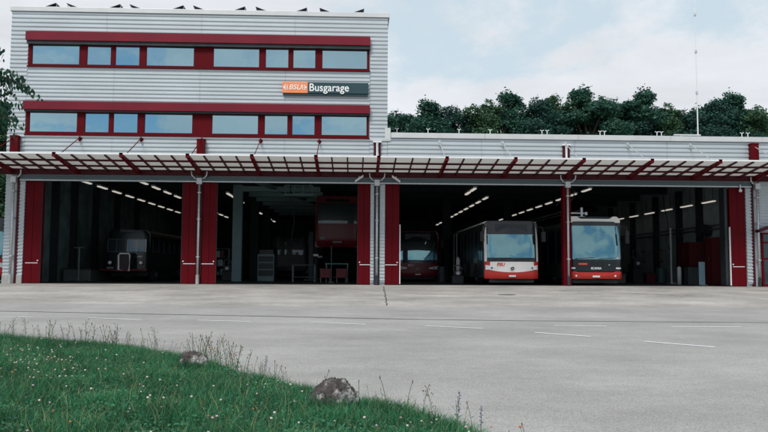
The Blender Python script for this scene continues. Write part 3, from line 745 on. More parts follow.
# ------------------------------------------------------------------ buses
class Front:
    """Curved front (or rear) skin of a bus; y grows backwards."""
    def __init__(s, w=1.275, H=3.0, lean=.22, zl=1.15, bow=.07, corner=.26):
        s.w, s.H, s.lean, s.zl, s.bow, s.c = w, H, lean, zl, bow, corner
    def y(s, x, z):
        t = abs(x) / s.w
        yy = s.bow * t * t + s.c * max(0, (t - .8) / .2) ** 2.2
        if z > s.zl: q = (z - s.zl) / (s.H - s.zl); yy += s.lean * (.45 * q + .55 * q ** 2)
        if z < .55: yy += .05 * ((.55 - z) / .25) ** 2
        return yy
    def patch(s, z0, z1, xl, xr, off=.0, n=16, k=10, thick=.03):
        """xl, xr: numbers or functions of z; z0,z1 numbers or functions of u(0..1 across)"""
        F = lambda a, v: a(v) if callable(a) else a
        mb = MB()
        def fn(u, v, back=0):
            if callable(z0) or callable(z1):
                x = lerp(F(xl, 0), F(xr, 0), u); z = lerp(F(z0, x), F(z1, x), v)
            else:
                z = lerp(z0, z1, v); x = lerp(F(xl, z), F(xr, z), u)
            return (x, s.y(x, z) - off + back, z)
        mb.grid(lambda u, v: fn(u, v), n, k)
        N0 = len(mb.v)
        # rim
        per = [(i / n, 0) for i in range(n)] + [(1, j / k) for j in range(k)] + [(1 - i / n, 1) for i in range(n)] + [(0, 1 - j / k) for j in range(k)]
        L_ = len(per); vs = [fn(u, v) for u, v in per] + [fn(u, v, thick) for u, v in per]
        mb.add(vs, [(i, (i + 1) % L_, (i + 1) % L_ + L_, i + L_) for i in range(L_)])
        return mb

def body_loft(w, z0, H, y0, y1, r=.20, rb=.05):
    prof = []
    for cx_, cz_, rr, a0 in ((w - rb, z0 + rb, rb, -90), (w - r, H - r, r, 0), (-w + r, H - r, r, 90), (-w + rb, z0 + rb, rb, 180)):
        for k in range(6):
            a = math.radians(a0 + 90 * k / 5); prof.append((cx_ + rr * math.cos(a), cz_ + rr * math.sin(a)))
    mb = MB(); mb.prism(prof, 'y', y0, y1); return mb
def wheel(root, x, y, r=.48, m='chrome'):
    s = 1 if x > 0 else -1
    a = MB(); a.tube([(x - s * .28, y, r), (x, y, r)], r, 24); wl = obj('wheel', a, 'black', root)
    a = MB(); a.tube([(x - s * .02, y, r), (x + s * .02, y, r)], r * .55, 18); obj('rim', a, m, wl)
def side_set(root, w, L, zs0, zs1, glass='sideglass', y0=.7, n=7, sides=(-1, 1), doors=False, wheels=(2.7,), H=3.0, skip=None):
    for s in sides:
        seg = (L - y0 - .5) / n
        for k in range(n):
            a = MB(); ya = y0 + seg * k + .05; yb = y0 + seg * (k + 1) - .05
            dr = doors and s < 0 and k in (0, 3, 5)
            zz0 = .42 if dr else zs0
            a.box(s * w - .006, s * w + .006, ya, yb, zz0, zs1)
            o = obj('door' if dr else 'side_window', a, glass, root)
            if dr:
                b = MB(); b.box(s * w - .014, s * w + .014, (ya + yb) / 2 - .025, (ya + yb) / 2 + .025, zz0, zs1); obj('door_edge', b, 'black', o)

def city_bus(style, label):
    """front of a modern low-floor bus facing -y"""
    wht = style == 'white'
    root = empty('bus', (0, 0, 0)); tag(root, label, 'bus')
    H, w = 3.0, 1.275; L1 = 10.0
    fr = Front(w, H, .24, 1.1, .12, .12)
    shell = 'buswhite' if wht else 'busredmaroon'; low = 'busred' if wht else 'busredmaroon'
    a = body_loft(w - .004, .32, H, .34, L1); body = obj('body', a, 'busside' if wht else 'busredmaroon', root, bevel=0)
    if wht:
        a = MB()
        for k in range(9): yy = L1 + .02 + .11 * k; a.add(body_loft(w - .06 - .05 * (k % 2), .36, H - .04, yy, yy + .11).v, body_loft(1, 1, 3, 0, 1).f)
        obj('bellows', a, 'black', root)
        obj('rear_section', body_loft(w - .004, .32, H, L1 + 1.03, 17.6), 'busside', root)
        a = MB(); a.box(-w - .008, -w + .02, L1 - .32, L1 - .02, .4, H - .12); a.box(-w - .008, -w + .02, L1 + 1.05, L1 + 1.3, .4, H - .12); obj('joint_panel', a, 'galv', root)
        a = MB(); a.box(-w + .02, -w + .10, .7, L1 - .3, H - .09, H - .02); obj('roof_rail', a, 'buswhite', root)
    side_set(root, w, L1 - .3, 1.05, 2.65, doors=True, n=7)
    # skin pieces
    xe = lambda z: w - (.05 * max(0, (z - 2.75) / .25) ** 2)
    pil = .105
    obj('lower_panel', fr.patch(lambda x: .60 + .17 * (abs(x) / w) ** 2.2, lambda x: 1.09, -w, w), shell, root, True)
    obj('bumper', fr.patch(.30, .80, -w, w, off=-.012), low, root, True)
    for s in (-1, 1):
        a = fr.patch(1.05, H - .01, (lambda z: -xe(z)) if s < 0 else (lambda z: xe(z) - pil), (lambda z: -xe(z) + pil) if s < 0 else (lambda z: xe(z)), off=.004, n=5)
        obj('pillar', a, shell, root, True)
        if wht:
            a = fr.patch(lambda x: .72, lambda x: 1.10 - .0 * x, s * w if s < 0 else w - .24, -w + .24 if s < 0 else w, off=.006, n=5); obj('corner_panel', a, 'busred', root, True)
        # headlight, swept
        i0, o0 = .66, 1.235
        def zt(x): t = (abs(x) - i0) / (o0 - i0); return .83 + .11 * t
        def zb(x): t = (abs(x) - i0) / (o0 - i0); return .75 - .04 * t
        a = fr.patch(zb, zt, min(s * i0, s * o0), max(s * i0, s * o0), off=.014, n=8, k=4); hl = obj('headlight', a, 'lens', root, True)
        a = MB(); a.tube([(s * .95, fr.y(.95, .8) - .02, .80), (s * .95, fr.y(.95, .8) + .05, .80)], .045, 12); obj('lamp', a, 'dark', hl)
        # mirror
        a = MB(); a.tube([(s * (w - .1), .12, 2.75), (s * (w + .10), -.12, 2.72), (s * (w + .17), -.16, 2.5)], .025, 6); mr_ = obj('mirror_arm', a, 'black', root)
        a = MB(); a.box(s * (w + .17) - .10, s * (w + .17) + .10, -.22, -.10, 2.02, 2.5); obj('mirror', a, 'black', mr_, bevel=.03)
    obj('windscreen', fr.patch(1.28, 2.38, lambda z: -xe(z) + pil + .003, lambda z: xe(z) - pil - .003, off=.0), 'wind', root, True)
    obj('windscreen_base', fr.patch(1.085, 1.277, lambda z: -xe(z) + pil + .003, lambda z: xe(z) - pil - .003, off=-.004), 'blackgloss', root, True)
    obj('display_band', fr.patch(2.383, H - .03, lambda z: -xe(z) + pil + .003, lambda z: xe(z) - pil - .003, off=-.002), 'blackgloss', root, True)
    obj('roof_edge', fr.patch(H - .03, H + .02, lambda z: -xe(z) + .03, lambda z: xe(z) - .03, off=-.02), 'blackgloss' if wht else shell, root, True)
    a = MB(); a.box(-.75, .75, fr.y(0, 2.7) + .0, fr.y(0, 2.7) + .012, 2.5, 2.85); obj('destination_display', a, 'dark', root)
    for x0, x1 in ((-.95, -.05), (.1, .95)):
        a = MB(); a.tube([(x0, fr.y(x0, 1.2) - .04, 1.18), (x1, fr.y(x1, 1.3) - .04, 1.26)], .013, 6); obj('wiper', a, 'black', root)
    # emblem: ring with three-pointed star
    y0 = fr.y(0, .74) - .03; a = MB(); n = 20
    ring = [(math.cos(2 * PI * k / n) * .095, math.sin(2 * PI * k / n) * .095) for k in range(n)]
    a.tube([(x, y0, .77 + z) for x, z in ring + ring[:1]], .012, 6)
    for k in range(3): an = PI / 2 + k * 2 * PI / 3; a.tube([(0, y0, .77), (math.cos(an) * .09, y0, .77 + math.sin(an) * .09)], .014, 5, .004)
    a2 = MB(); a2.tube([(0, y0 + .012, .77), (0, y0 + .03, .77)], .09, 20); em = obj('emblem', a2, 'dark', root); obj('emblem_star', a, 'chrome', em)
    if wht: text('logo', 'BSU', .14, 'logo', root, (-.55, fr.y(.55, .95) - .012, .955), shear=.3, bold=.006, width=.40)
    else: text('logo', 'BSU', .14, 'letter', root, (-.45, fr.y(.55, .95) - .012, .955), shear=.3, width=.34)
    a = MB(); a.box(-.16, .16, fr.y(0, .42) - .035, fr.y(0, .42) - .01, .385, .465); obj('number_plate', a, 'white', root)
    a = MB(); a.box(-1.05, 1.05, .2, .4, .12, .32); obj('underside', a, 'black', root)
    for s in (-1, 1):
        for yy in ((2.7, 8.3, 14.6) if wht else (2.7, 8.3)): wheel(root, s * (w - .03), yy)
        a = MB(); a.prism([(2.7 + .6 * math.cos(t * PI / 12), .3 + .72 * math.sin(t * PI / 12)) for t in range(13)], 'x', s * w - .004, s * w + .003); obj('wheel_arch', a, 'black', root)
    return root

bA = city_bus('white', 'white fronted bus with red bumper facing out just left of the free standing red post')
place(bA, (7.36, .72, 0.006))
bR = city_bus('red', 'dark red bus facing out of the third bay beside the folding door, standing farther back')
place(bR, (3.78, 10.6, 0.006))
# copy of the white and red bus beyond the left end
bL = copy_tree(bA); place(bL, (-17.50, 1.2, 0.0)); bL['label'] = 'white and red bus parked beyond the left end of the garage'

def trolley_bus():
    root = empty('bus', (0, 0, 0)); tag(root, 'trolleybus with black front mask and red bumper facing out of the fourth bay', 'bus')
    H, w = 3.02, 1.275; fr = Front(w, H, .22, 1.15, .11, .12)
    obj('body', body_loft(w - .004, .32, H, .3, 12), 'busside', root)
    side_set(root, w, 11.7, 1.05, 2.7, n=7)
    obj('windscreen', fr.patch(1.22, 2.80, -w + .075, w - .075, off=.01), 'wind', root, True)
    obj('front_mask', fr.patch(.66, 1.217, -w, w), 'blackgloss', root, True)
    for s in (-1, 1):
        obj('pillar', fr.patch(1.22, 2.95, -w if s < 0 else w - .072, -w + .072 if s < 0 else w, off=.0, n=4), 'busgrey', root, True)
        a = fr.patch(lambda x: .775, lambda x: .845, min(s * .96, s * 1.24), max(s * .96, s * 1.24), off=.012, n=6, k=3); obj('headlight', a, 'lens', root, True)
        a = MB(); a.tube([(s * .92, fr.y(.92, .45) - .03, .45), (s * .92, fr.y(.92, .45) + .03, .45)], .045, 12); obj('fog_lamp', a, 'lens', root)
        a = MB(); a.tube([(s * (w - .1), .12, 2.8), (s * (w + .12), -.1, 2.75), (s * (w + .17), -.12, 2.55)], .025, 6); mr_ = obj('mirror_arm', a, 'black', root)
        a = MB(); a.box(s * (w + .17) - .09, s * (w + .17) + .09, -.18, -.08, 1.95, 2.55); obj('mirror', a, 'black', mr_, bevel=.03)
        for yy in (2.7, 8.6): wheel(root, s * (w - .03), yy)
    obj('bumper', fr.patch(.32, lambda x: .655 - (.0 if abs(x) > .95 else .03), -w, w, off=.01, n=24), 'busred', root, True)
    a = MB()   # hexagonal moulding lines on the bumper
    for s in (-1, 1):
        P3 = [(s * 1.2, .60), (s * .85, .60), (s * .62, .47), (s * .84, .36)]
        a.tube([(x, fr.y(x, z) - .018, z) for x, z in P3], .012, 5)
    a.tube([(x, fr.y(x, .47) - .018, .47) for x in (-.62, -.3, 0, .3, .62)], .010, 5)
    obj('bumper_moulding', a, 'logo', root)
    obj('header', fr.patch(2.803, 3.0, -w + .01, w - .01, off=.004), 'blackgloss', root, True)
    # roof fairing, white, higher at its two ends
    a = MB(); a.prism([(-1.27, 2.95), (1.27, 2.95), (1.25, 3.12), (1.1, 3.24), (.92, 3.24), (.8, 3.13), (-.62, 3.13), (-.8, 3.24), (-1.1, 3.22), (-1.25, 3.1)], 'y', .28, .62); obj('roof_fairing', a, 'buswhite', root)
    a = MB(); a.box(-.72, .9, .66, 3.4, 3.02, 3.26); obj('roof_unit', a, 'dark', root)
    a = MB()
    for x in (-.98, -.33): a.box(x - .05, x + .05, 1.0, 1.12, 3.26, 3.72)
    a.box(-1.15, -.12, 1.02, 1.1, 3.42, 3.48); a.box(-1.08, -.2, .95, 1.2, 3.2, 3.30)
    for x in (-1.15, -.12): a.box(x - .06, x + .06, .98, 1.14, 3.36, 3.5)
    a.tube([(-.98, 1.06, 3.6), (-.6, 11, 3.7)], .035, 8); a.tube([(-.33, 1.06, 3.6), (-.1, 11, 3.7)], .035, 8)
    obj('current_collector', a, 'galv', root)
    text('maker_name', 'SCANIA', .10, 'letter', root, (0, fr.y(0, .8) - .02, .80), bold=.003, width=.50)
    a = MB(); a.box(-.82, -.40, fr.y(.6, 1.0) - .018, fr.y(.6, 1.0) + .01, .965, 1.045); obj('logo', a, 'logo', root)
    a = MB(); a.box(.60, .66, fr.y(.6, 1.0) - .014, fr.y(.6, 1.0) + .01, .95, .98); a.box(.93, 1.07, fr.y(1, 1.3) - .02, fr.y(1, 1.3), 1.25, 1.32); obj('sticker', a, 'white', root)
    a = MB(); a.box(-.17, .17, fr.y(0, .42) - .05, fr.y(0, .42) - .01, .385, .465); obj('number_plate', a, 'white', root)
    a = MB(); a.box(-1.05, 1.05, .2, .4, .12, .32); obj('underside', a, 'black', root)
    a = MB(); a.tube([(-1.0, fr.y(-.9, 1.3) - .04, 1.24), (-.1, fr.y(-.2, 1.3) - .04, 1.30)], .013, 6); a.tube([(.15, fr.y(.2, 1.3) - .04, 1.24), (1.0, fr.y(.9, 1.3) - .04, 1.30)], .013, 6); obj('wiper', a, 'black', root)
    return root
bT = trolley_bus(); place(bT, (11.22, .42, .006))
# hanging cable above trolleybus
a = MB(); a.tube([(11.6, 6, 5.6), (11.75, 5.6, 5.0), (11.65, 5.2, 4.6), (11.25, 5.0, 4.2), (10.9, 4.6, 4.0)], .03, 6); a.tube([(11.3, 6.2, 5.6), (11.25, 5.6, 4.9), (11.0, 5.2, 4.5), (10.6, 5, 4.1)], .03, 6)
obj('hanging_cable', a, 'galvdim', label='looped grey cable hanging from the ceiling above the trolleybus', cat='cable')

def rear_bus(name, label, bodym, H=2.95, lower=None, L=11.5):
    root = empty(name, (0, 0, 0)); tag(root, label, 'bus'); w = 1.275; fr = Front(w, H, .08, 1.4, .05, .16)
    obj('body', body_loft(w - .004, .0, H, .22, L), bodym, root)
    obj('rear_panel', fr.patch(.16, 1.30, -w, w), lower or bodym, root, True)
    obj('bumper', fr.patch(.0, .155, -w, w, off=.04), bodym, root, True)
    xe = lambda z: w - (.16 * max(0, (z - 2.6) / .35) ** 2)
    obj('rear_surround', fr.patch(1.303, H, lambda z: -xe(z), xe, off=-.01), bodym, root, True)
    obj('rear_window', fr.patch(1.36, 2.55, -w + .16, w - .16, off=.012), 'dimglass', root, True)
    obj('destination_display', fr.patch(2.60, 2.78, -.7, .7, off=.01), 'blackgloss', root, True)
    for s in (-1, 1):
        a = MB(); a.box(s * 1.18 - .05, s * 1.18 + .05, .02, .16, .35, .95); obj('tail_light', a, 'crate', root)
        for yy in (3.0, 8.6): wheel(root, s * (w - .03), yy, .46)
    a = MB(); a.box(-.26, .26, -.02, .03, .16 + .08, .34); obj('number_plate', a, 'busgrey', root)
    side_set(root, w, L - .3, 1.2, 2.55, n=7)
    return root
M['busmaroon2'] = mat('bus_maroon_lift', (.13, .008, .016), .35, 0, .1, 2)
bH = rear_bus('bus', 'dark red bus raised high on a lift in the second bay', 'busmaroon2'); place(bH, (-1.02, 9.0, 1.98))
for ch in [c for c in bH.children if c.name.startswith('wheel')]: ch.location.z = -.35
a = MB(); a.box(-.98, -.66, -.03, .03, .42, .60); obj('sticker', a, 'busgrey', bH)
bD = rear_bus('bus', 'dark grey bus standing deep inside the second bay left of the lift', 'busdark', 2.75, 'busgrey'); place(bD, (-4.76, 22, .42))
# column lifts under the raised bus
lf = empty('lift_column', (0, 0, 0)); tag(lf, 'x', 'vehicle lift', 'column lifts under the raised bus')
a = MB(); a.box(-.14, .14, -.14, .14, .1, 3.0); obj('column', a, 'dark', lf, bevel=.01)
a = MB(); a.box(-.40, .40, -.35, .35, 0, .1); obj('base', a, 'dark', lf)
a = MB(); a.box(-.12, .45, -.06, .06, 1.50, 1.62); obj('fork', a, 'galv', lf)
for k, (x, yy, rz) in enumerate([(-2.68, 12.0, 0), (.64, 12.0, PI), (-2.68, 17.6, 0), (.64, 17.6, PI)]):
    c_ = lf if k == 0 else copy_tree(lf); place(c_, (x, yy, 0.006), rz)
    c_['label'] = 'grey lift column holding up the dark red bus, %s' % ['near left one', 'near right one', 'far left one', 'far right one'][k]

def vintage_bus():
    root = empty('bus', (0, 0, 0)); tag(root, 'dark green vintage bus with snout bonnet and white framed radiator in the first bay', 'bus')
    w, H = 1.13, 2.72; fr = Front(w, H, .14, 1.3, .10, .30); L = 9
    obj('body', body_loft(w - .004, .55, H, .40, L, .32), 'busdark', root)
    xe = lambda z: w - (.30 * max(0, (z - 2.3) / .42) ** 2)
    obj('front_panel', fr.patch(.55, 2.70, lambda z: -xe(z), xe, off=0, n=20), 'busdark', root, True)
    for s in (-1, 1):
        a = fr.patch(1.58, 2.22, min(s * .06, s * .98), max(s * .06, s * .98), off=.012, n=8); ws = obj('windscreen', a, 'dimglass', root, True)
        fm = MB()
        for z in (1.555, 2.22): fm.tube([(s * x, fr.y(x, z) - .02, z) for x in (.06, .3, .55, .8, .98)], .018, 6)
        for x in (.05, .52, .99): fm.tube([(s * x, fr.y(x, 1.58) - .02, 1.56), (s * x, fr.y(x, 2.2) - .02, 2.22)], .016, 6)
        obj('window_frame', fm, 'galv' if s > 0 else 'busgrey', ws)
        a = MB(); a.ball((s * .80, -.05, .98), .115, 14, 9, (1, .8, 1)); hl = obj('headlight', a, 'dark', root, True)
        a = MB(); a.ball((s * .80, -.09, .98), .10, 14, 9, (1, .8, 1)); obj('lens', a, 'lens', hl, True)
        for yy in (1.7, 6.6): wheel(root, s * (w - .02), yy, .46, 'busgrey')
        a = MB(); a.prism([(1.7 + .58 * math.cos(t * PI / 12), .5 + .62 * math.sin(t * PI / 12)) for t in range(13)], 'x', s * w - .05, s * w + .02); obj('mudguard', a, 'busdark', root)
    # bonnet
    a = MB(); sec = lambda y, ww, hh: [(-ww, y, .55), (ww, y, .55), (ww, y, hh - .14), (ww - .12, y, hh), (-ww + .12, y, hh), (-ww, y, hh - .14)]
    v0 = sec(-.60, .34, 1.42); v1 = sec(.25, .58, 1.52)
    a.add(v0 + v1, [(0, 1, 2, 3, 4, 5), (6, 7, 8, 9, 10, 11)[::-1]] + [(i, (i + 1) % 6, (i + 1) % 6 + 6, i + 6) for i in range(6)]); bon = obj('bonnet', a, 'busdark', root); bon.location.x = .06
    a = MB(); a.box(-.25, .25, -.64, -.60, .60, 1.40); gr_ = obj('radiator', a, 'dark', root); gr_.location.x = .12
    a = MB()
    for k in range(12): z = .64 + .064 * k; a.box(-.24, .24, -.655, -.642, z, z + .02)
    obj('grille', a, 'darkred', gr_)
    a = MB(); a.tube([(-.27, -.66, .58), (-.29, -.66, 1.36), (-.22, -.66, 1.45), (.22, -.66, 1.45), (.29, -.66, 1.36), (.27, -.66, .58), (-.27, -.66, .58)], .043, 8); obj('radiator_frame', a, 'lens', gr_)
    a = MB(); a.tube([(-1.2, -.35, .62), (-.5, -.62, .60), (0, -.72, .56), (.5, -.62, .60), (1.2, -.35, .62)], .045, 8); obj('bumper', a, 'crate', root)
    a = MB(); a.box(-.76, -.42, -.64, -.60, .68, .76); obj('number_plate', a, 'busgrey', root)
    text('maker_name', 'SAURER', .09, 'galv', root, (.62, -.02, 1.30), width=.45)
    a = MB(); a.box(-.40, .40, .10, .3, 2.55, 2.74); obj('destination_box', a, 'busdark', root, bevel=.03)
    a = MB()
    for k in range(7):
        ya = .9 + 1.12 * k
        for s in (-1, 1): a.box(s * w - .008, s * w + .008, ya, ya + .95, 1.55, 2.2)
    obj('side_window', a, 'sideglass', root)
    a = MB(); a.box(-.95, .95, .6, L - .5, .3, .56); obj('chassis', a, 'black', root)
    return root
bV = vintage_bus(); place(bV, (-11.95, 5.6, .006), math.radians(-1))

# ------------------------------------------------------------------ workshop things
def box_thing(name, label, cat, x, y, w, d, h, m, extra=None, group=None):
    r_ = empty(name, (x, y, .006)); tag(r_, label, cat, group)
    a = MB(); a.box(-w / 2, w / 2, -d / 2, d / 2, 0, h); obj('body', a, m, r_, bevel=.012)
    return r_
def bench(name, label, x, y, w, top, z=.85):
    r_ = empty(name, (x, y, .006)); tag(r_, label, 'workbench')
    a = MB(); a.box(-w / 2, w / 2, -.35, .35, z - .06, z); obj('tabletop', a, top, r_)
    for sx in (-1, 1):
        for sy in (-1, 1):
            a = MB(); a.box(sx * (w / 2 - .06) - .03, sx * (w / 2 - .06) + .03, sy * .3 - .03, sy * .3 + .03, 0, z - .06); obj('leg', a, 'galvdim', r_)
    a = MB(); a.box(-w / 2 + .05, w / 2 - .05, -.3, .3, .25, .29); obj('shelf', a, 'dark', r_); return r_
bench('workbench', 'workbench with a green top under the raised bus', -.95, 6.4, 1.25, 'green', 1.02)
bench('workbench', 'grey trolley table left of the green topped bench', -2.75, 6.8, 1.3, 'dark', .95)
for x, lb in ((-1.55, 'left red storage crate under the raised bus'), (-.7, 'right red storage crate under the raised bus')):
    r_ = empty('storage_crate', (x, 5.8, .006)); tag(r_, lb, 'crate')
    a = MB(); a.box(-.28, .28, -.2, .2, .25, .70); obj('body', a, 'crate', r_, bevel=.015)
    a = MB(); a.box(-.30, .30, -.22, .22, .66, .70 + .03); obj('rim', a, 'crate', r_)
    a = MB()
    for sx in (-.24, .24):
        for sy in (-.16, .16): a.box(sx - .02, sx + .02, sy - .02, sy + .02, 0, .25)
    obj('leg', a, 'galvdim', r_)
a = MB(); a.tube([(-1.22, 5.2, 0), (-1.22, 5.2, 1.9)], .02, 6); a.box(-1.36, -1.08, 5.06, 5.34, 0, .04); obj('stand_pole', a, 'galvdim', label='thin upright metal pole between the two red crates', cat='pole')
# cabinets left in second bay
r_ = box_thing('tool_cabinet', 'teal tool cabinet beside the grey column in the second bay', 'cabinet', -5.1, 9.5, .95, .6, 1.55, 'beam')
a = MB()
for z in (.3, .7, 1.1): a.box(-.42, .42, -.32, -.303, z, z + .33)
obj('drawer', a, 'dark', r_)
a = MB(); a.box(-.40, .4, -.2, .2, 1.55, 1.8); obj('tray', a, 'dark', r_)
def hydraulic(x, y, lb, h=1.3, m='dark', hd='galvdim'):
    r_ = empty('workshop_machine', (x, y, .006)); tag(r_, lb, 'machine')
    a = MB(); a.box(-.3, .3, -.25, .25, 0, h * .45); a.box(-.22, .22, -.2, .2, h * .45, h * .75); obj('housing', a, m, r_, bevel=.03)
    a = MB(); a.tube([(-.2, 0, h * .75), (-.2, 0, h), (.1, 0, h * 1.05), (.25, -.1, h * .8)], .035, 8); obj('arm', a, hd, r_)
    a = MB(); a.tube([(0, -.27, h * .6), (0, -.22, h * .6)], .1, 14); obj('gauge', a, 'white', r_); return r_
hydraulic(-9.0 + 1.6, 10, 'small machine with a gauge left of the grey column in the second bay', 1.2)
hydraulic(-6.3, 16, 'small machine far back behind the grey column in the second bay', 1.4, 'busgrey')
hydraulic(16.6, 9.5, 'dark workshop machine with a curved arm by the right wall', 1.9)
hydraulic(17.3, 12, 'second dark machine farther back by the right wall', 1.5)
hydraulic(5.3, 4.5, 'small floor machine between the red bus and the white bus', .9)
def wall_cabinet(name, label, x, y, z0, z1, w, d, m):
    r_ = empty(name, (x, y, z0)); tag(r_, label, 'cabinet')
    a = MB(); a.box(-d, 0, -w / 2, w / 2, 0, z1 - z0); obj('body', a, m, r_, bevel=.01)
    a = MB(); a.box(-d - .02, -d - .002, -w / 2 + .04, -.01, .05, z1 - z0 - .05); a.box(-d - .02, -d - .002, .01, w / 2 - .04, .05, z1 - z0 - .05); obj('door', a, m, r_)
    a = MB(); a.box(-d - .05, -d - .02, -.06, -.03, (z1 - z0) * .5, (z1 - z0) * .6); obj('handle', a, 'galvdim', r_); return r_
wall_cabinet('wall_cabinet', 'red wall cabinet on the right wall of the last bay', 19.3, 7.2, .95, 2.3, 1.5, .9, 'crate')
r_ = wall_cabinet('wall_cabinet', 'tall red cabinet with a fire hose near the folding door', 19.3, 4.2, .02, 2.45, .9, .9, 'crate')
for k, (yy, z) in enumerate([(13.3, 1.3), (12.4, 1.3), (15.2, 1.3)]):
    r_ = empty('notice_board', (19.29, yy, z)); tag(r_, ['small framed notice on the right wall beside the red cabinet', 'second small framed notice on the right wall', 'framed notice farthest back on the right wall'][k], 'notice board')
    a = MB(); a.box(-.03, 0, -.35, .35, 0, .7); obj('board', a, 'concrete', r_); a = MB(); a.box(-.04, -.031, -.38, .38, -.03, .02); a.box(-.04, -.031, -.38, .38, .68, .73); obj('frame', a, 'dark', r_)
a = MB(); a.tube([(17.6, 7.0, 0), (17.6, 7.0, 3.1)], .05, 8); a.box(17.4, 17.8, 6.8, 7.2, 0, .05); obj('upright_pole', a, 'white', label='white upright pole beside the red wall cabinet', cat='pole')
r_ = box_thing('pale_panel', 'pale blue board leaning beside the right folding door', 'board', 16.92, 1.9, .30, .05, 1.15, 'blue')
a = MB(); a.box(-.15, .15, -.3, .3, -.0, .04); obj('foot', a, 'galvdim', r_)
for k, (x, yy, h, m_, lb) in enumerate([(15.2, 8.5, .5, 'busgrey', 'low grey box on the floor of the last bay'), (17.4, 9.6, .55, 'crate', 'low dark red box by the right wall'), (17.9, 5.2, .9, 'busgrey', 'grey bin in front of the tall red cabinet')]):
    r_ = box_thing('storage_box', lb, 'box', x, yy, .55, .5, h, m_); a = MB(); a.box(-.3, .3, -.27, .27, h, h + .04); obj('lid', a, 'dark', r_)
# white compressor-like items
for k, (x, yy, h, lb) in enumerate([(16.9, 4.4, 1.0, 'white cylinder standing near the tall red cabinet'), (5.62, 6.5, 1.5, 'narrow white gas cylinder beside the red bus')]):
    r_ = empty('gas_cylinder', (x, yy, .006)); tag(r_, lb, 'cylinder')
    a = MB(); a.tube([(0, 0, 0), (0, 0, h * .85), (0, 0, h * .93)], [.11, .11, .05], 12); obj('tank', a, 'white', r_, True)
    a = MB(); a.tube([(0, 0, h * .93), (0, 0, h)], .03, 8); obj('valve', a, 'dark', r_)
r_ = empty('hose_reel', (18.9, 5.8, 2.9)); tag(r_, 'dark hose reel high on the right wall', 'hose reel')
a = MB(); a.tube([(-.3, 0, 0), (.3, 0, 0)], .33, 18); obj('drum', a, 'dark', r_); a = MB(); a.tube([(-.1, -.33, 0), (-.15, -.4, -.8), (-.2, -.3, -1.8)], .03, 6); obj('hose', a, 'black', r_)
def drum(x, y, lb, m='dark'):
    r_ = empty('oil_drum', (x, y, .006)); tag(r_, lb, 'drum'); a = MB(); a.tube([(0, 0, 0), (0, 0, .88)], .29, 20); obj('barrel', a, m, r_)
    a = MB()
    for z in (.28, .58, .86): a.tube([(0, 0, z), (0, 0, z + .03)], .305, 20)
    obj('rolling_hoop', a, m, r_)
drum(-8.3, 7.5, 'dark oil drum at the left edge of the second bay'); drum(18.6, 10.8, 'teal oil drum by the right wall behind the red cabinets', 'beam'); drum(5.0, 8.5, 'dark oil drum between the red bus and the white fronted bus')
def shelf_rack(x, y, w, lb, rz=0):
    r_ = empty('shelf_rack', (x, y, .006), rz); tag(r_, lb, 'shelf'); a = MB()
    for sx in (-w / 2, w / 2):
        for sy in (-.22, .22): a.box(sx - .025, sx + .025, sy - .025, sy + .025, 0, 2.0)
    obj('upright', a, 'galvdim', r_)
    for z in (.3, .85, 1.4, 1.95):
        a = MB(); a.box(-w / 2 + .026, w / 2 - .026, -.25, .25, z, z + .03); sh = obj('shelf_board', a, 'galvdim', r_)
    rq = random.Random(int(x * 10))
    for z in (.33, .88, 1.43):
        xx = -w / 2 + .1
        while xx < w / 2 - .3:
            ww = rq.uniform(.15, .35); hh = rq.uniform(.15, .4); c_ = empty('parts_box', (x, y, .006), rz); tag(c_, 'small parts box on the %s' % lb, 'box', 'boxes on the ' + lb)
            a = MB(); a.box(xx, xx + ww - .03, -.2, .18, z, z + hh); obj('body', a, rq.choice(['crate', 'beam', 'dark', 'busgrey', 'inwallr']), c_); a = MB(); a.box(xx - .01, xx + ww - .02, -.21, .19, z + hh, z + hh + .02); obj('lid', a, 'galvdim', c_); xx += ww + .03
shelf_rack(-9.0, 14, 2.0, 'storage rack at the back left of the second bay')
shelf_rack(16.2, 14.5, 2.2, 'storage rack deep in the last bay')
for k, (x, y, lb) in enumerate([(-3.4, 5.0, 'black air hose hanging from the gantry'), (16.9, 6.2, 'black air hose hanging beside the white pole')]):
    a = MB(); a.tube([(x, y, 5.3), (x + .05, y, 4.2), (x + .25, y, 3.2), (x + .1, y, 2.3), (x + .3, y, 1.9)], .025, 6); obj('air_hose', a, 'black', label=lb, cat='hose')
# left wall things in bay 1
r_ = empty('barrier_post', (-14.0, 4.6, .006)); tag(r_, 'grey T-shaped stand by the left wall of the first bay', 'stand')
a = MB(); a.tube([(0, 0, 0), (0, 0, 1.7)], .05, 8); obj('post', a, 'busgrey', r_); a = MB(); a.box(-.25, .25, -.05, .05, 1.7, 1.76); obj('crossbar', a, 'busgrey', r_); a = MB(); a.box(-.4, .4, -.2, .2, 0, .06); obj('base', a, 'dark', r_)
r_ = box_thing('low_cabinet', 'low grey cabinet running along the left wall of the first bay', 'cabinet', -14.5, 8.5, 1.4, 5.5, .62, 'busgrey')
a = MB(); a.box(-.72, .72, -2.8, 2.8, .62, .68); obj('top', a, 'dark', r_)

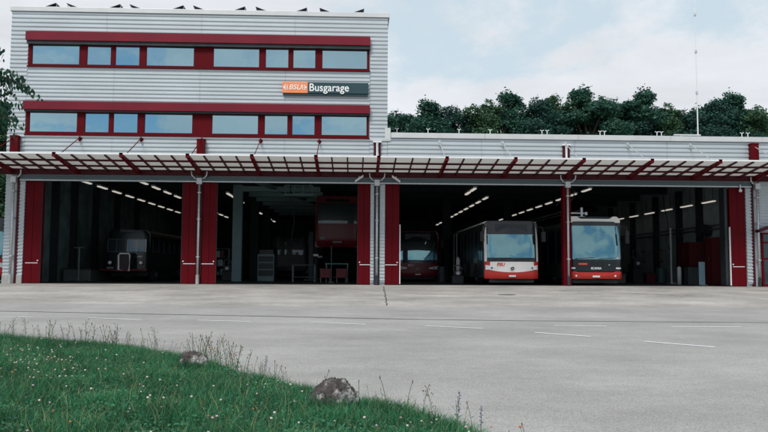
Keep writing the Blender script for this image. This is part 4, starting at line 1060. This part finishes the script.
# ------------------------------------------------------------------ trees
def tree_proto(seed, H, R, m, nleaf, ls, conifer=False):
    rr = np.random.default_rng(seed); rd = random.Random(seed)
    root = empty('conifer_tree' if conifer else 'broadleaf_tree', (0, 0, 0)); tag(root, 'x', 'tree', 'trees behind the garage')
    tr = MB(); pts = [(0, 0, 0), (rd.uniform(-.3, .3), rd.uniform(-.3, .3), H * .3), (rd.uniform(-.5, .5), rd.uniform(-.5, .5), H * .65), (rd.uniform(-.5, .5), 0, H * .9)]
    tr.tube(pts, [.38, .30, .17, .05], 8)
    lobes = []
    if conifer:
        for k in range(16):
            t = k / 15; lobes.append((0, 0, H * (.15 + .83 * t), R * (1 - t) * .75 + .25, .55))
    else:
        n = 34
        for k in range(n):
            t = .28 + .68 * (k / (n - 1)); a = rd.uniform(0, 6.28); rad = R * math.sin(PI * min(1, (t - .10) / .92)) ** .8 * rd.uniform(.3, .8)
            c_ = (math.cos(a) * rad, math.sin(a) * rad, H * t); s = R * rd.uniform(.17, .38) * (1.2 - .5 * t); lobes.append((*c_, s, rd.uniform(.6, .9)))
            p0 = Vector((0, 0, H * max(.2, t - .22))); tr.tube([p0, p0.lerp(Vector(c_), .5) + Vector((0, 0, .3)), Vector(c_)], [.12, .08, .03], 5)
        lobes.append((0, 0, H * .6, R * .6, .9)); lobes.append((rd.uniform(-.8, .8), 0, H * .86, R * .30, 1.1)); lobes.append((rd.uniform(-.6, .6), .3, H * .95, R * .15, 1.8)); lobes.append((rd.uniform(.8, 1.4), .3, H * .86, R * .15, 1.8)); lobes.append((rd.uniform(-1.5, -.9), .3, H * .82, R * .16, 1.8)); lobes.append((0, 0, H * .42, R * .75, .9))
    obj('trunk', tr, 'bark', root)
    P = []; 
    wts = np.array([l[3] ** 2 for l in lobes]); wts /= wts.sum()
    for l, wt in zip(lobes, wts):
        n = int(nleaf * wt); d = rr.normal(size=(n, 3)); d /= np.linalg.norm(d, axis=1)[:, None]
        rad = l[3] * rr.uniform(.25, 1.0, n) ** .45
        bump = np.array([1 + .62 * noise.noise(Vector(v) * 2.8 + Vector((l[0], l[1], l[2]))) for v in d])
        stray = rr.uniform(0, 1, n) < .035
        rad = rad * bump * np.where(stray, 1.12, 1)
        P.append(d * rad[:, None] * [1, 1, l[4]] + [l[0], l[1], l[2]])
    P = np.concatenate(P); n = len(P)
    a1 = rr.normal(size=(n, 3)); a1 /= np.linalg.norm(a1, axis=1)[:, None]; b1 = np.cross(a1, rr.normal(size=(n, 3))); b1 /= np.linalg.norm(b1, axis=1)[:, None]
    s = rr.uniform(.5, 1.15, n)[:, None] * ls
    V = np.stack([P - a1 * s, P - b1 * s * .55 + a1 * s * .1, P + a1 * s, P + b1 * s * .55 - a1 * s * .1], 1).reshape(-1, 3)
    np_mesh('crown', V, np.arange(n)[:, None] * 4 + [0, 1, 2, 3], m, root)
    return root
TP = [tree_proto(1, 16, 3.7, 'leafA', 62000, .118), tree_proto(2, 16, 3.3, 'leafB', 54000, .115), tree_proto(3, 16, 4.0, 'leafC', 64000, .12), tree_proto(4, 16, 2.0, 'leafC', 28000, .10, True)]
# (x, y, top height, kind, width factor)
TR = [(5.3, 48, 16.8, 3, .9), (7.6, 48, 19.4, 0, 1), (10.9, 49, 19.0, 2, .9), (14.4, 47.5, 20.4, 1, .95), (17.3, 49, 21.6, 0, 1.0), (20.4, 48, 20.6, 2, .9), (23.2, 49.5, 21.6, 1, .95), (26.0, 48, 22.2, 0, 1.0),
      (29.3, 50, 21.0, 2, 1.0), (32.0, 48, 22.0, 0, 1.0), (30.6, 48, 20.2, 3, .9), (35.2, 49, 20.6, 1, 1.0), (38.2, 50, 19.8, 2, 1.0), (41.0, 48, 20.8, 2, 1.0), (43.2, 50, 21.2, 0, .9), (45.6, 48, 19.4, 1, .9), (48.6, 49, 18.6, 2, 1.0), (51.5, 50, 17.0, 0, 1), (55, 49, 16, 1, 1),
      (3.6, 49, 18.0, 0, 1), (4.6, 51, 18.6, 2, 1), (8.8, 52, 19.0, 1, .9), (12.2, 51, 18.2, 1, .9), (39.6, 49.5, 20.2, 0, 1), (37.0, 53, 20.0, 1, 1), (42.4, 52, 20.4, 1, 1), (34.0, 53, 20.5, 2, 1), (47.2, 52, 19.8, 2, 1), (50.4, 49, 18.2, 1, 1), (28.0, 50, 21.6, 1, .9), (-3, 50, 11, 2, 1),
      (9.4, 47, 15.6, 1, .95), (12.6, 47, 15.9, 0, .95), (12.8, 52, 17.2, 2, 1.1), (16.0, 47, 16.4, 1, 1), (19.2, 46.5, 16.0, 0, 1.), (22.0, 47, 16.8, 2, 1), (25, 46.5, 16.2, 1, 1), (28.4, 47, 17.0, 0, 1.05), (28.0, 53, 19.0, 2, 1.2), (31.6, 46.5, 16.4, 1, 1), (34.6, 47, 16.6, 2, 1.05), (36.6, 52, 18.6, 0, 1.2), (38, 46.5, 16.0, 0, 1), (41.4, 47, 16.4, 1, 1), (44.6, 46.5, 16.0, 0, 1), (47.5, 47, 15.6, 2, 1), (20, 53, 18.0, 2, 1.2), (6.4, 47, 14.4, 2, .9),
      (-20.5, 22, 10.5, 0, .9), (-22.5, 26, 13.5, 2, 1.1), (-19.4, 30, 9.5, 1, .8), (-27, 24, 14, 1, 1.1)]
names = {0: 'mid green rounded tree', 1: 'lighter green loose tree', 2: 'dark green spreading tree', 3: 'dark narrow conifer'}
usedt = set()
for i, (x, y, h, k, wf) in enumerate(TR):
    c_ = copy_tree(TP[k]) if k in usedt else TP[k]; usedt.add(k)
    
    h *= 1.045 if -1 < x < 12.5 or x > 42 else 1.0; s = h / 16.6; place(c_, (x, y, 0), random.uniform(0, 6.28), (s * wf * 1.32, s * wf * 1.32, s))
    tall = h > 17.1
    if x < -15:
        lab = '%s beyond the left end of the garage' % names[k]; c_['group'] = 'trees left of the garage, %s' % names[k]
    else:
        lab = ('tall %s rising above the hall roof' if tall else 'lower %s filling in just above the hall roof') % names[k]; c_['group'] = ('tall ' if tall else 'lower ') + names[k] + 's behind the garage'
    if i == 0: lab = 'small dark conifer right beside the office block'; c_['group'] = 'conifer by the office block'
    c_['label'] = lab
# trees behind the viewpoint, seen reflected in the windscreens
for i, x in enumerate([-46, -30, -20, -7, 3, 15, 24, 39, 52]):
    c_ = copy_tree(TP[i % 3]); s = [.62, .75, .55, .7, .6, .8, .65, .7, .6][i] * 1.3; place(c_, (x, -96 - 5 * (i % 2), -.5), i * 1.3, s)
    c_['label'] = 'tree across the road opposite the garage'; c_['group'] = 'trees across the road'

# near tree whose branch hangs in at the left
nt_ = empty('roadside_tree', (-8.2, -25.4, float(mz(-8.2, -25.4)))); tag(nt_, 'near roadside tree whose leafy twigs hang in at the upper left corner', 'tree')
ox, oy, oz = nt_.location
tk = MB(); tk.tube([(0, 0, -.1), (.1, 0, 1.5), (0, .1, 3.2), (-.1, 0, 5.5)], [.2, .16, .12, .05], 10)
lv = []
rd = random.Random(5)
def twig(p0, p1, sag, n, r=.008, spread=.10, lsz=.068, t0=.12):
    p0 = Vector(p0); p1 = Vector(p1); pts = []
    for t in [i / 8 for i in range(9)]:
        q = p0.lerp(p1, t); q.z -= sag * 4 * t * (t - 1) * -1 * -1 if False else 0; q.z += sag * math.sin(PI * t); pts.append(q)
    tk.tube(pts, r, 5, .002)
    for k in range(n):
        t = rd.uniform(t0, 1.); i = min(7, int(t * 8)); q = pts[i].lerp(pts[i + 1], t * 8 - i) + Vector((rd.gauss(0, spread), rd.gauss(0, spread), rd.gauss(0, spread * .7)))
        d = Vector((rd.uniform(-.5, .7), rd.uniform(-.5, .5), -1)).normalized(); L = lsz * rd.uniform(.6, 1.25); s = d.cross(Vector((rd.uniform(-1, 1), rd.uniform(-1, 1), .2))).normalized() * L * .27
        b = len(lv); lv.extend([q, q + d * L * .3 + s, q + d * L * .65 + s * .85, q + d * L, q + d * L * .65 - s * .85, q + d * L * .3 - s])
def loc(x, y, z): return (x + .33 - ox, y - oy, z - oz)
B0 = loc(-6.3, -25.5, 3.3)
tk.tube([(0, .1, 2.2), (.9, 0, 2.9), B0], [.08, .05, .03], 7)
tk.tube([(0, .1, 3.0), (1.0, 0, 4.1), loc(-6.0, -25.6, 4.4)], [.07, .05, .02], 7)
# dense mass at the frame's left edge, px (0..12, 65..135)
for k in range(46):
    e = (rd.uniform(-4.85, -4.20), -25.5 + rd.uniform(-.3, .3), rd.uniform(2.15, 2.82)); twig(B0, loc(*e), rd.uniform(.05, .25), 110, .006, .06, .062, .5)
for e in [(-4.16, -25.6, 2.86), (-4.08, -25.5, 2.82), (-4.02, -25.5, 2.70), (-3.96, -25.5, 2.64), (-3.90, -25.5, 2.60), (-4.12, -25.5, 2.55), (-4.2, -25.5, 2.45)]:
    twig(loc(-4.6, -25.5, 2.86), loc(*e), .06, 42, .005, .03, .055)
for e in [(-4.36, -25.5, 3.02), (-4.42, -25.5, 3.2), (-4.34, -25.5, 3.12), (-4.40, -25.5, 3.35), (-4.42, -25.5, 2.98)]: twig(loc(-5.6, -25.5, 3.5), loc(*e), .06, 45, .006, .04)
twig(loc(-5.2, -25.5, 4.3), loc(-4.10, -25.5, 3.83), .1, 40, .006, .035)
for k in range(40):
    e = (rd.uniform(-9.8, -5.2), -25.4 + rd.uniform(-1.8, 1.8), rd.uniform(2.6, 6.2)); twig((0, 0, rd.uniform(2.2, 4.6)), loc(*e), .2, 110, .012, .18, .09)
obj('trunk', tk, 'bark', nt_)
n = len(lv) // 6; V = np.array([tuple(v) for v in lv]); F = np.arange(n)[:, None] * 6 + [0, 1, 2, 3, 4, 5]
np_mesh('crown', V, F, 'leafN', nt_)

# ------------------------------------------------------------------ sky, sun, camera
AZ, EL = math.radians(205), math.radians(52)    # sun azimuth measured from +y clockwise (behind the viewpoint, to the left)
wd = bpy.data.worlds.new('World'); scn.world = wd; wd.use_nodes = True
nt = wd.node_tree; N, Lk = nt.nodes.new, nt.links.new
bg = nt.nodes['Background']
sky = N('ShaderNodeTexSky'); sky.sky_type = 'NISHITA'; sky.sun_disc = False; sky.sun_elevation = EL; sky.sun_rotation = AZ; sky.altitude = 400; sky.air_density = 1.0; sky.dust_density = 1.5; sky.ozone_density = 1.5
tc = N('ShaderNodeTexCoord'); sx = N('ShaderNodeSeparateXYZ'); Lk(tc.outputs['Generated'], sx.inputs[0])
def m_(op, a, b=None, c=None):
    x = N('ShaderNodeMath'); x.operation = op
    for k, s in enumerate((a, b, c)):
        if s is None: continue
        if isinstance(s, (int, float)): x.inputs[k].default_value = s
        else: Lk(s, x.inputs[k])
    return x.outputs[0]
zc = m_('ADD', m_('MAXIMUM', sx.outputs[2], 0.), .22)
cv = N('ShaderNodeCombineXYZ'); Lk(m_('DIVIDE', sx.outputs[0], zc), cv.inputs[0]); Lk(m_('DIVIDE', sx.outputs[1], zc), cv.inputs[1])
def noi(sc, det, ro, off):
    mp = N('ShaderNodeMapping'); mp.inputs['Location'].default_value = off; Lk(cv.outputs[0], mp.inputs[0])
    n_ = N('ShaderNodeTexNoise'); n_.inputs['Scale'].default_value = sc; n_.inputs['Detail'].default_value = det; n_.inputs['Roughness'].default_value = ro; n_.inputs['Distortion'].default_value = .35
    Lk(mp.outputs[0], n_.inputs['Vector']); return n_.outputs['Fac']
cl = noi(1.0, 10, .62, (5.3, 2.2, 0))
# more cloud towards +y, more blue towards -y
thr = m_('MULTIPLY_ADD', sx.outputs[1], -.035, .450)
fac = N('ShaderNodeMapRange'); fac.interpolation_type = 'SMOOTHSTEP'
Lk(m_('SUBTRACT', cl, thr), fac.inputs[0]); fac.inputs['From Min'].default_value = -.055; fac.inputs['From Max'].default_value = .06
shade = N('ShaderNodeMapRange'); Lk(noi(2.3, 6, .6, (9, 2, 0)), shade.inputs[0]); shade.inputs['From Min'].default_value = .3; shade.inputs['From Max'].default_value = .7; shade.inputs['To Min'].default_value = .86; shade.inputs['To Max'].default_value = 1.06
cc = N('ShaderNodeVectorMath'); cc.operation = 'SCALE'; cc.inputs[0].default_value = (5.9, 6.15, 6.5); Lk(shade.outputs[0], cc.inputs['Scale'])
# thin veil on the blue parts: stronger towards +y
sk = N('ShaderNodeMixRGB'); sk.inputs[2].default_value = (4.75, 5.65, 6.15, 1); Lk(sky.outputs[0], sk.inputs[1])
veil = N('ShaderNodeMapRange'); Lk(sx.outputs[1], veil.inputs[0]); veil.inputs['From Min'].default_value = -.6; veil.inputs['From Max'].default_value = .5; veil.inputs['To Min'].default_value = .0; veil.inputs['To Max'].default_value = .86
Lk(veil.outputs[0], sk.inputs[0])
deep = N('ShaderNodeMixRGB'); deep.inputs[2].default_value = (.9, 3.0, 4.6, 1); Lk(sk.outputs[0], deep.inputs[1])
dm = N('ShaderNodeMapRange'); Lk(sx.outputs[1], dm.inputs[0]); dm.inputs['From Min'].default_value = -.9; dm.inputs['From Max'].default_value = -.1; dm.inputs['To Min'].default_value = .55; dm.inputs['To Max'].default_value = 0
Lk(dm.outputs[0], deep.inputs[0])
mix = N('ShaderNodeMixRGB'); Lk(fac.outputs[0], mix.inputs[0]); Lk(deep.outputs[0], mix.inputs[1]); Lk(cc.outputs[0], mix.inputs[2])
Lk(mix.outputs[0], bg.inputs[0]); bg.inputs[1].default_value = .10

sd = bpy.data.lights.new('sun', 'SUN'); sd.energy = 2.1; sd.angle = math.radians(18); sd.color = (1, .97, .92)
so = bpy.data.objects.new('sun', sd); col.objects.link(so)
dirv = Vector((math.sin(AZ) * math.cos(EL), math.cos(AZ) * math.cos(EL), math.sin(EL)))
so.rotation_euler = dirv.to_track_quat('Z', 'Y').to_euler(); so.location = (0, -20, 30)

cd = bpy.data.cameras.new('camera'); cam = bpy.data.objects.new('camera', cd); col.objects.link(cam); scn.camera = cam
F_ = 747.; cd.sensor_width = 36; cd.lens = F_ / 768 * 36; cd.clip_end = 3000; cd.clip_start = .05
yaw = math.atan(29 / F_); pitch = math.atan(54 / F_); roll = math.radians(.3)
f = Vector((math.sin(yaw) * math.cos(pitch), math.cos(yaw) * math.cos(pitch), math.sin(pitch))); r_ = Vector((math.cos(yaw), -math.sin(yaw), 0)); u = r_.cross(f)
r2 = r_ * math.cos(roll) + u * math.sin(roll); u2 = u * math.cos(roll) - r_ * math.sin(roll)
Mx = Matrix(((r2.x, u2.x, -f.x, 0), (r2.y, u2.y, -f.y, -34.), (r2.z, u2.z, -f.z, .68), (0, 0, 0, 1)))
cam.matrix_world = Mx
scn.view_settings.view_transform = 'Standard'; scn.view_settings.look = 'None'; scn.view_settings.gamma = 1; scn.view_settings.exposure = .46
scn.render.resolution_x, scn.render.resolution_y = 1024, 576
scn.cycles.max_bounces = 6; scn.cycles.use_denoising = True
